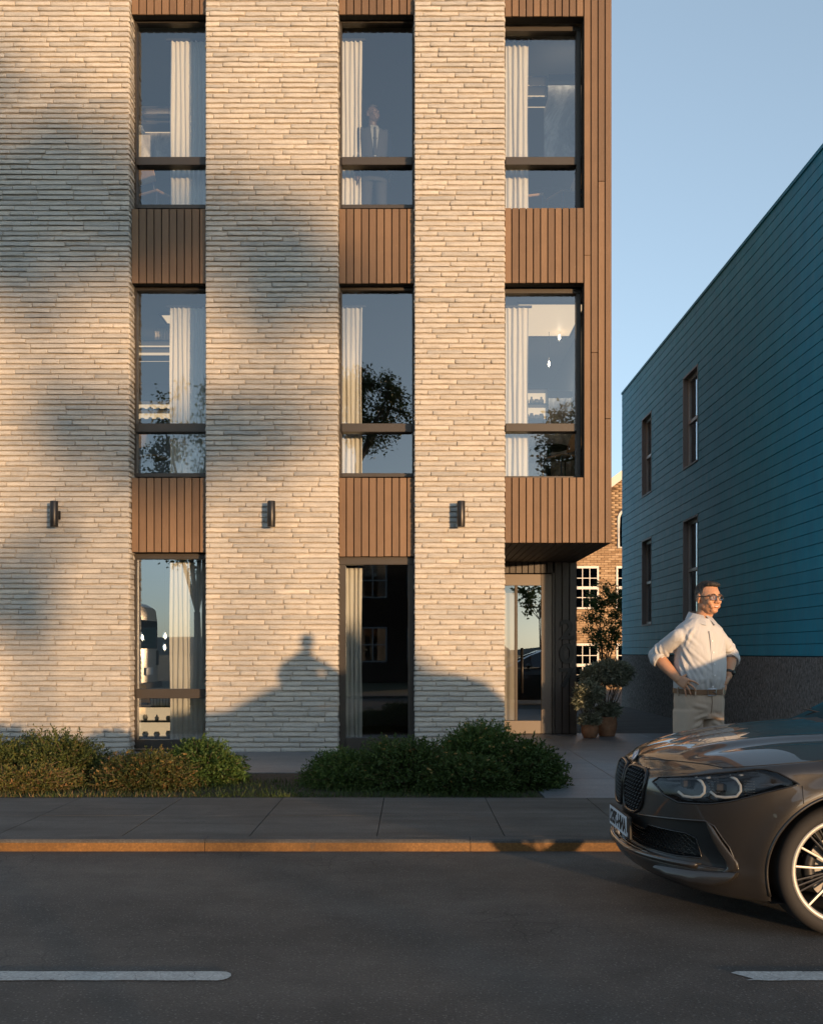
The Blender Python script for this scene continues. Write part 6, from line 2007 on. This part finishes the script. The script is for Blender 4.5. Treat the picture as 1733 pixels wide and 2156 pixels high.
res = baked('shirt', shirt, 0.0055, 16, None)
cloth(res, SF, 0.0035, 11)
sh_o = link('shirt', res, 'shirt_cotton', man, True)
# rolled cuffs
for el, wr, q in ((elL, wrL, 0.16), (elR, wrR, 0.20)):
    a, c_ = el.lerp(wr, q - 0.10), el.lerp(wr, q + 0.10)
    d = (c_ - a).normalized(); o1 = d.orthogonal().normalized(); o2 = d.cross(o1)
    secs = [(a.lerp(c_, u), o1 * r, o2 * r, 2.2) for u, r in ((0, 0.056), (0.05, 0.063), (0.5, 0.0645), (0.95, 0.0635), (1.0, 0.059), (1.0, 0.050), (0.5, 0.048))]
    MB().loft(secs, 24, cap=False).build('cuff', 'shirt_cotton', sh_o, smooth=True)
# collar: two leaves and a stand
nb = Vector((0.010, 0.016, 1.515))
def ringp(a, r, z, fw=0.0):
    v = Rb @ Vector((math.sin(a) * r, -math.cos(a) * r * 1.0 - fw, 0)); return Vector((nb.x + v.x, nb.y + v.y, z))
mb = MB(); n_ = 22
for s in (-1, 1):
    co = []
    for k in range(n_ + 1):
        u = k / n_; a = s * (0.10 + u * (math.pi - 0.10))
        top = 1.528 + 0.040 * u ** 0.7
        fr_ = max(0.0, 1 - u / 0.55) ** 1.2
        tipz = 1.520 - 0.046 * fr_
        tipr = 0.099 + 0.038 * fr_
        co += [ringp(a, 0.064, top, 0.0), ringp(a, 0.073, top - 0.001, 0.0), ringp(a + s * 0.18 * (1 - u), tipr, tipz - 0.014, 0.004), ringp(a + s * 0.18 * (1 - u), tipr - 0.006, tipz - 0.016, 0.004)]
    mb.add(co, [(i * 4 + k, (i + 1) * 4 + k, (i + 1) * 4 + k + 1, i * 4 + k + 1) for i in range(n_) for k in range(3)])
mb.build('collar', 'shirt_cotton', sh_o, smooth=True, angle=60)
# placket, buttons, pocket
pl_ = [tp(0.0 + 0.02 * math.sin(k), 1.00 + 0.0465 * k, 0.002) for k in range(10)]
mb = MB()
mb.loft([(p, ux * 0.015, uy * 0.004, 6) for p in pl_], 12)
mb.build('placket', 'shirt_cotton', sh_o, smooth=True, angle=50)
for z in (1.03, 1.11, 1.19, 1.27, 1.35):
    p = tp(0.0, z, 0.010); q = rotz(YAW)
    MB().lathe([(0.0055, 0), (0.0055, 0.002), (0.0, 0.002)], 12, axis='y').xform(Matrix.Translation(p) @ rotz(YAW + math.pi).to_4x4()).build('button', 'button', sh_o)
pk = [tp(a, z, 0.0035) for z in (1.36, 1.25) for a in (0.38, 0.56, 0.74)]
MB().add(pk + [p + uy * 0.004 for p in pk], [(0, 1, 4, 3), (1, 2, 5, 4), (0, 6, 7, 1), (1, 7, 8, 2), (2, 8, 11, 5), (0, 3, 9, 6)]).build('pocket', 'shirt_cotton', sh_o)

# trousers
tr = MB()
tr.loft([tors(0.80, 0.155, 0.125, 2.5), tors(0.86, 0.176, 0.138, 2.5), tors(0.92, 0.180, 0.140, 2.5), tors(0.97, 0.178, 0.136, 2.4), tors(1.005, 0.176, 0.134, 2.4)], 30)
for s in (-1, 1):
    hp = Rb @ Vector((s * 0.086, 0, 0.86)); kn = Rb @ Vector((s * 0.098, -0.012, 0.47)); an = Rb @ Vector((s * 0.102, 0.015, 0.06))
    secs = []
    for u, w_, d_ in ((0, 0.092, 0.125), (0.12, 0.094, 0.118), (0.35, 0.088, 0.105), (0.5, 0.080, 0.092), (0.75, 0.074, 0.084), (1.0, 0.070, 0.082)):
        c_ = hp.lerp(kn, u * 2) if u < 0.5 else kn.lerp(an, (u - 0.5) * 2)
        secs.append((c_, ux * w_, uy * d_, 2.2))
    tr.loft(secs, 24)
def trfold(pts, r): TF.append(([Vector(p) for p in pts], r * 0.9, 0.012))
def tq(xb, yb, z): return Rb @ Vector((xb, yb, z)) + Vector((0.006, 0, 0))
for (p0, p1, r) in (((-0.02, -0.128, 0.83), (-0.12, -0.125, 0.80), 0.009), ((-0.015, -0.120, 0.80), (-0.13, -0.118, 0.74), 0.010), ((0.015, -0.126, 0.83), (0.11, -0.122, 0.80), 0.008), ((0.02, -0.12, 0.79), (0.12, -0.115, 0.73), 0.009), ((-0.03, -0.13, 0.88), (-0.13, -0.12, 0.90), 0.007), ((-0.09, -0.112, 0.62), (-0.05, -0.108, 0.52), 0.008)):
    trfold([tq(*[p0[i] + (p1[i] - p0[i]) * k / 3 for i in range(3)]) for k in range(4)], r)
tr_o = link('trousers', cloth(baked('trousers', tr, 0.0055, 14, None), TF, 0.003, 10), 'trouser_cotton', man, True)
# belt, buckle, loops
def belt_pt(a, z, out): return Vector((0.006, 0, z)) + ux * (0.178 + out) * math.copysign(abs(math.sin(a)) ** (2 / 2.4), math.sin(a)) - uy * (0.136 + out) * math.copysign(abs(math.cos(a)) ** (2 / 2.4), math.cos(a))
mb = MB(); n_ = 64; co = []
for k in range(n_):
    a = 2 * math.pi * k / n_
    zc = 0.998 - 0.006 * math.cos(a)
    for (z, o_) in ((-0.018, 0.004), (-0.017, 0.0085), (0.017, 0.0085), (0.018, 0.004)): co.append(belt_pt(a, zc + z, o_))
mb.add(co, [(i * 4 + k, ((i + 1) % n_) * 4 + k, ((i + 1) % n_) * 4 + k + 1, i * 4 + k + 1) for i in range(n_) for k in range(3)])
bel = mb.build('belt', 'belt_leather', man, smooth=True, angle=50)
bq = [belt_pt(a, z, 0.012) for a, z in ((-0.13, 0.970), (0.13, 0.970), (0.13, 1.014), (-0.13, 1.014))]
MB().tube(bq, 0.0035, 6, closed=True).build('buckle', 'chrome', bel)
MB().tube([belt_pt(0.02, 0.992, 0.012), belt_pt(0.13, 0.992, 0.013)], 0.0022, 6).build('prong', 'chrome', bel)
for a in (-0.62, 0.55, -1.5, 1.5, 2.6, -2.6):
    MB().loft([(belt_pt(a, z, 0.010), ux * 0.005, uy * 0.003, 4) for z in (0.965, 0.985, 1.005, 1.026)], 8).build('belt_loop', 'trouser_cotton', tr_o)
# fly seam and pocket seams
MB().tube([tq(0.004, -0.141, 0.975), tq(0.006, -0.143, 0.92), tq(0.004, -0.137, 0.86), tq(0.0, -0.122, 0.82)], 0.0022, 5).build('fly_seam', 'belt_leather', tr_o)
MB().tube([tq(-0.125, -0.108, 0.972), tq(-0.152, -0.086, 0.92), tq(-0.172, -0.045, 0.86)], 0.0022, 5).build('pocket_seam', 'belt_leather', tr_o)
MB().tube([tq(0.125, -0.108, 0.972), tq(0.152, -0.086, 0.92), tq(0.172, -0.045, 0.86)], 0.0022, 5).build('pocket_seam', 'belt_leather', tr_o)
# shoes
for s in (-1, 1):
    a = Rb @ Vector((s * 0.102, 0.03, 0.045)); q = Rb @ Vector((s * 0.11, -0.20, 0.03))
    MB().loft([(a, ux * 0.035, Vector((0, 0, 0.045)), 2.6), (a.lerp(q, 0.35), ux * 0.045, Vector((0, 0, 0.042)), 2.6), (a.lerp(q, 0.75), ux * 0.048, Vector((0, 0, 0.030)), 2.6), (q, ux * 0.026, Vector((0, 0, 0.018)), 2.4)], 18).build('shoe', 'shoe_leather', man, smooth=True)
# watch on the far wrist
wc = wrR.lerp(elR, 0.10); d = (elR - wrR).normalized(); o1 = d.orthogonal().normalized(); o2 = d.cross(o1)
wa = MB().loft([(wc + d * h_, o1 * r, o2 * r, 2) for h_, r in ((-0.012, 0.031), (-0.012, 0.036), (0.012, 0.037), (0.012, 0.032))], 24, cap=False).build('watch', 'watch_black', man, smooth=True, angle=40)
fc = wc + Vector((0.72, -0.62, 0.25)).normalized() * 0.037
MB().ell(fc, (0.016, 0.016, 0.019), 14, 10).build('watch_case', 'watch_black', wa, smooth=True)
# hair
def hair(root, Hm, mt, vox, grey=True):
    hb = MB()
    def E(c, r, rx=0.0): hb.ell(Hm @ Vector(c), r, 18, 14, rot=Hm.to_3x3() @ Matrix.Rotation(rx, 3, 'X'))
    E((0, 0.022, 0.144), (0.0768, 0.0940, 0.0865))
    E((0, -0.022, 0.198), (0.056, 0.050, 0.024), -0.25)
    E((0.020, -0.052, 0.198), (0.036, 0.024, 0.018), -0.4)
    E((0, 0.052, 0.098), (0.065, 0.054, 0.050))
    res = baked('hair', hb, vox, 3, None)
    cloth(res, [], 0.0035, 75)
    inv = Hm.inverted()
    bm = bmesh.new(); bm.from_mesh(res)
    kill = []
    for v in bm.verts:
        q = inv @ v.co
        # hairline: forehead, temples, round the ear, nape
        line = 0.186 if q.y < -0.035 else (0.186 + (q.y + 0.035) / 0.045 * -0.045 if q.y < 0.010 else (0.136 if q.y < 0.028 else 0.078))
        if -0.030 < q.y < 0.004 and abs(q.x) > 0.055: line = min(line, 0.105) if q.y > -0.022 else line
        if q.z < line: kill.append(v)
    bmesh.ops.delete(bm, geom=kill, context='VERTS')
    bm.to_mesh(res); bm.free()
    at = res.attributes.new('grey', 'FLOAT', 'POINT')
    at.data.foreach_set('value', [max(0, min(1, (0.176 - (inv @ v.co).z) / 0.045)) * (1 if grey else 0.0) for v in res.vertices])
    return link('hair', res, mt, root, True)
ho = hair(man, headM, 'hair_short', 0.004)
rg = np.random.default_rng(12)
hv = np.array([v.co[:] for v in ho.data.vertices]); hn = np.array([v.normal[:] for v in ho.data.vertices])
ga = np.array([a_.value for a_ in ho.data.attributes['grey'].data])
ix = rg.integers(0, len(hv), 3200)
flow = np.array((headM.to_3x3() @ Vector((0.25, 0.85, -0.25)))[:])
Dh = hn[ix] * 0.10 + flow * (0.8 + 0.3 * rg.random((len(ix), 1))) + rg.normal(size=(len(ix), 3)) * 0.15
V, F, tn = leaf_mesh(hv[ix] - hn[ix] * 0.001, Dh, 0.010, 0.14, ga[ix], 13, 0.0)
hme = np_mesh('hair_strands', V, F)
at = hme.attributes.new('grey', 'FLOAT', 'POINT'); at.data.foreach_set('value', tn.astype(np.float32))
tag(link('hair_strands', hme, 'hair_short', ho), kind='stuff')
# eyes, teeth, brows, spectacles
for s in (-1, 1):
    MB().ell(headM @ Vector((s * 0.031, -0.0785, 0.1085)), (0.0125, 0.0125, 0.0085), 12, 8).build('eye', 'eye_white', man, smooth=True)
    MB().ell(headM @ Vector((s * 0.031 + 0.001, -0.0890, 0.1085)), (0.0052, 0.0030, 0.0052), 10, 8).build('iris', 'iris', man, smooth=True)
    MB().tube([headM @ Vector(p) for p in ((s * 0.014, -0.094, 0.131), (s * 0.03, -0.094, 0.135), (s * 0.048, -0.083, 0.130))], [0.003, 0.0042, 0.002], 6).build('eyebrow', 'hair_short', man, smooth=True)
MB().tube([headM @ Vector(p) for p in ((-0.019, -0.087, 0.0525), (-0.010, -0.0945, 0.0500), (0.0, -0.0965, 0.0492), (0.010, -0.0945, 0.0500), (0.019, -0.087, 0.0525))], [0.001, 0.0030, 0.0034, 0.0030, 0.001], 8).build('teeth', 'eye_white', man, smooth=True)
for (dz, rr_) in ((0.0048, 0.0028), (-0.0052, 0.0034)):
    MB().tube([headM @ Vector(p) for p in ((-0.025, -0.083, 0.0545), (-0.012, -0.0940, 0.0500 + dz), (0.0, -0.0960, 0.0490 + dz), (0.012, -0.0940, 0.0500 + dz), (0.025, -0.083, 0.0545))], [0.001, rr_, rr_, rr_, 0.001], 8).build('lip', 'lip', man, smooth=True)
sp = empty('spectacles'); sp.parent = man
for s in (-1, 1):
    pts = []
    for k in range(24):
        a = 2 * math.pi * k / 24; ca, sa = math.cos(a), math.sin(a)
        x = s * 0.0335 + math.copysign(abs(ca) ** 0.6, ca) * 0.0265; z = 0.110 + math.copysign(abs(sa) ** 0.65, sa) * 0.0165
        pts.append(headM @ Vector((x, -0.104 + 3.2 * (abs(x) - 0.01) ** 2 * 2, z)))
    MB().tube(pts, 0.0024, 6, closed=True).build('rim', 'spectacle_frame', sp, smooth=True)
    MB().add(pts, [tuple(range(24))]).build('lens', 'spectacle_lens', sp)
    MB().tube([headM @ Vector(p) for p in ((s * 0.060, -0.087, 0.120), (s * 0.074, -0.060, 0.119), (s * 0.081, 0.008, 0.117), (s * 0.080, 0.028, 0.106))], 0.0028, 6).build('temple', 'spectacle_frame', sp, smooth=True)
MB().tube([headM @ Vector(p) for p in ((-0.009, -0.104, 0.116), (0, -0.108, 0.119), (0.009, -0.104, 0.116))], 0.0022, 6).build('bridge', 'spectacle_frame', sp, smooth=True)

# ------------------------------------------------------------------ man in a suit behind the top window
YS = 14.02
sX, sZ = px(786, 222, YS)
sm = empty('person', (sX, YS, 6.84))
hs = (sZ - 6.84) / 1.775
tag(sm, 'person in a dark suit and white shirt standing at the top floor window', 'person')
Hs = Matrix.Translation((0.0, -0.02, 1.55)) @ Matrix.Rotation(R(30), 4, 'Z') @ Matrix.Rotation(R(-12), 4, 'X')
bd = MB()
head_parts(bd, Hs, 0)
limb(bd, [Hs @ Vector((0, 0.02, 0.06)), Hs @ Vector((0, 0.022, 0.0)), Vector((0, 0.02, 1.45))], [0.052, 0.053, 0.062])
def st(z, w_, d_): return (Vector((0, 0, z)), Vector((w_, 0, 0)), Vector((0, d_, 0)), 2.4)
bd.loft([st(0.85, 0.14, 0.10), st(1.1, 0.14, 0.10), st(1.35, 0.16, 0.10), st(1.46, 0.06, 0.05)], 20)
for s in (-1, 1):
    limb(bd, [(s * 0.17, 0, 1.43), (s * 0.22, 0.03, 1.13), (s * 0.22, -0.05, 0.88)], [0.045, 0.036, 0.026])
    limb(bd, [(s * 0.22, -0.05, 0.88), (s * 0.215, -0.06, 0.79)], [0.028, 0.034])
    for k in range(4): finger(bd, (s * 0.215, -0.085 + 0.02 * k, 0.79), [(0, 0, -1), (0, -0.2, -1), (0, -0.3, -1)], (0.035, 0.024, 0.018), 0.009)
    finger(bd, (s * 0.20, -0.09, 0.82), [(-s * 0.3, -0.5, -0.8), (0, -0.2, -1)], (0.035, 0.028), 0.0095)
    limb(bd, [(s * 0.09, 0, 0.88), (s * 0.10, -0.01, 0.48), (s * 0.10, 0.02, 0.07)], [0.08, 0.055, 0.04])
mat('skin_dimmed', (0.085, 0.055, 0.042), 0.5)  # skin darkened so the figure reads as out of the sun
baked('body', bd, 0.007, 3, 'skin_dimmed', sm)
su = MB()
su.loft([st(0.76, 0.185, 0.135), st(0.95, 0.178, 0.13), st(1.10, 0.170, 0.125), st(1.30, 0.195, 0.13), st(1.42, 0.195, 0.11), st(1.47, 0.11, 0.08), st(1.49, 0.06, 0.06)], 28)
for s in (-1, 1): limb(su, [(s * 0.165, 0, 1.42), (s * 0.22, 0.03, 1.13), (s * 0.22, -0.045, 0.91)], [0.066, 0.054, 0.044])
for s in (-1, 1): su.loft([(Vector((s * 0.09, 0, 0.86)), Vector((0.09, 0, 0)), Vector((0, 0.11, 0)), 2.3), (Vector((s * 0.1, 0, 0.47)), Vector((0.075, 0, 0)), Vector((0, 0.085, 0)), 2.3), (Vector((s * 0.1, 0.01, 0.05)), Vector((0.07, 0, 0)), Vector((0, 0.085, 0)), 2.3)], 20)
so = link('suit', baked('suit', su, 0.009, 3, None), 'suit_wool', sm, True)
MB().add([(-0.05, -0.075, 1.49), (0.05, -0.075, 1.49), (0.055, -0.118, 1.42), (0.012, -0.140, 1.06), (-0.012, -0.140, 1.06), (-0.055, -0.118, 1.42), (-0.04, -0.128, 1.30), (0.04, -0.128, 1.30)],
         [(0, 1, 2, 5), (5, 2, 7, 6), (6, 7, 3, 4)]).build('shirt_front', 'shirt_white_dimmed', so)
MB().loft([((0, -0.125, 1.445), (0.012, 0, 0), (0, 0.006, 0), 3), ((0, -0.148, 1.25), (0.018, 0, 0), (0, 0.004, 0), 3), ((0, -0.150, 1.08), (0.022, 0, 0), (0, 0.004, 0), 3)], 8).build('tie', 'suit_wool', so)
hair(sm, Hs, 'hair_short', 0.007, False)
sm.rotation_euler = (0, 0, R(12)); sm.scale = (hs, hs, hs)
for s in (-1, 1):
    MB().loft([((s * 0.1, 0.04, 0.04), (0.036, 0, 0), (0, 0, 0.04), 2.6), ((s * 0.1, -0.08, 0.04), (0.046, 0, 0), (0, 0, 0.035), 2.6), ((s * 0.105, -0.19, 0.025), (0.028, 0, 0), (0, 0, 0.018), 2.4)], 16).build('shoe', 'shoe_leather', sm, smooth=True)
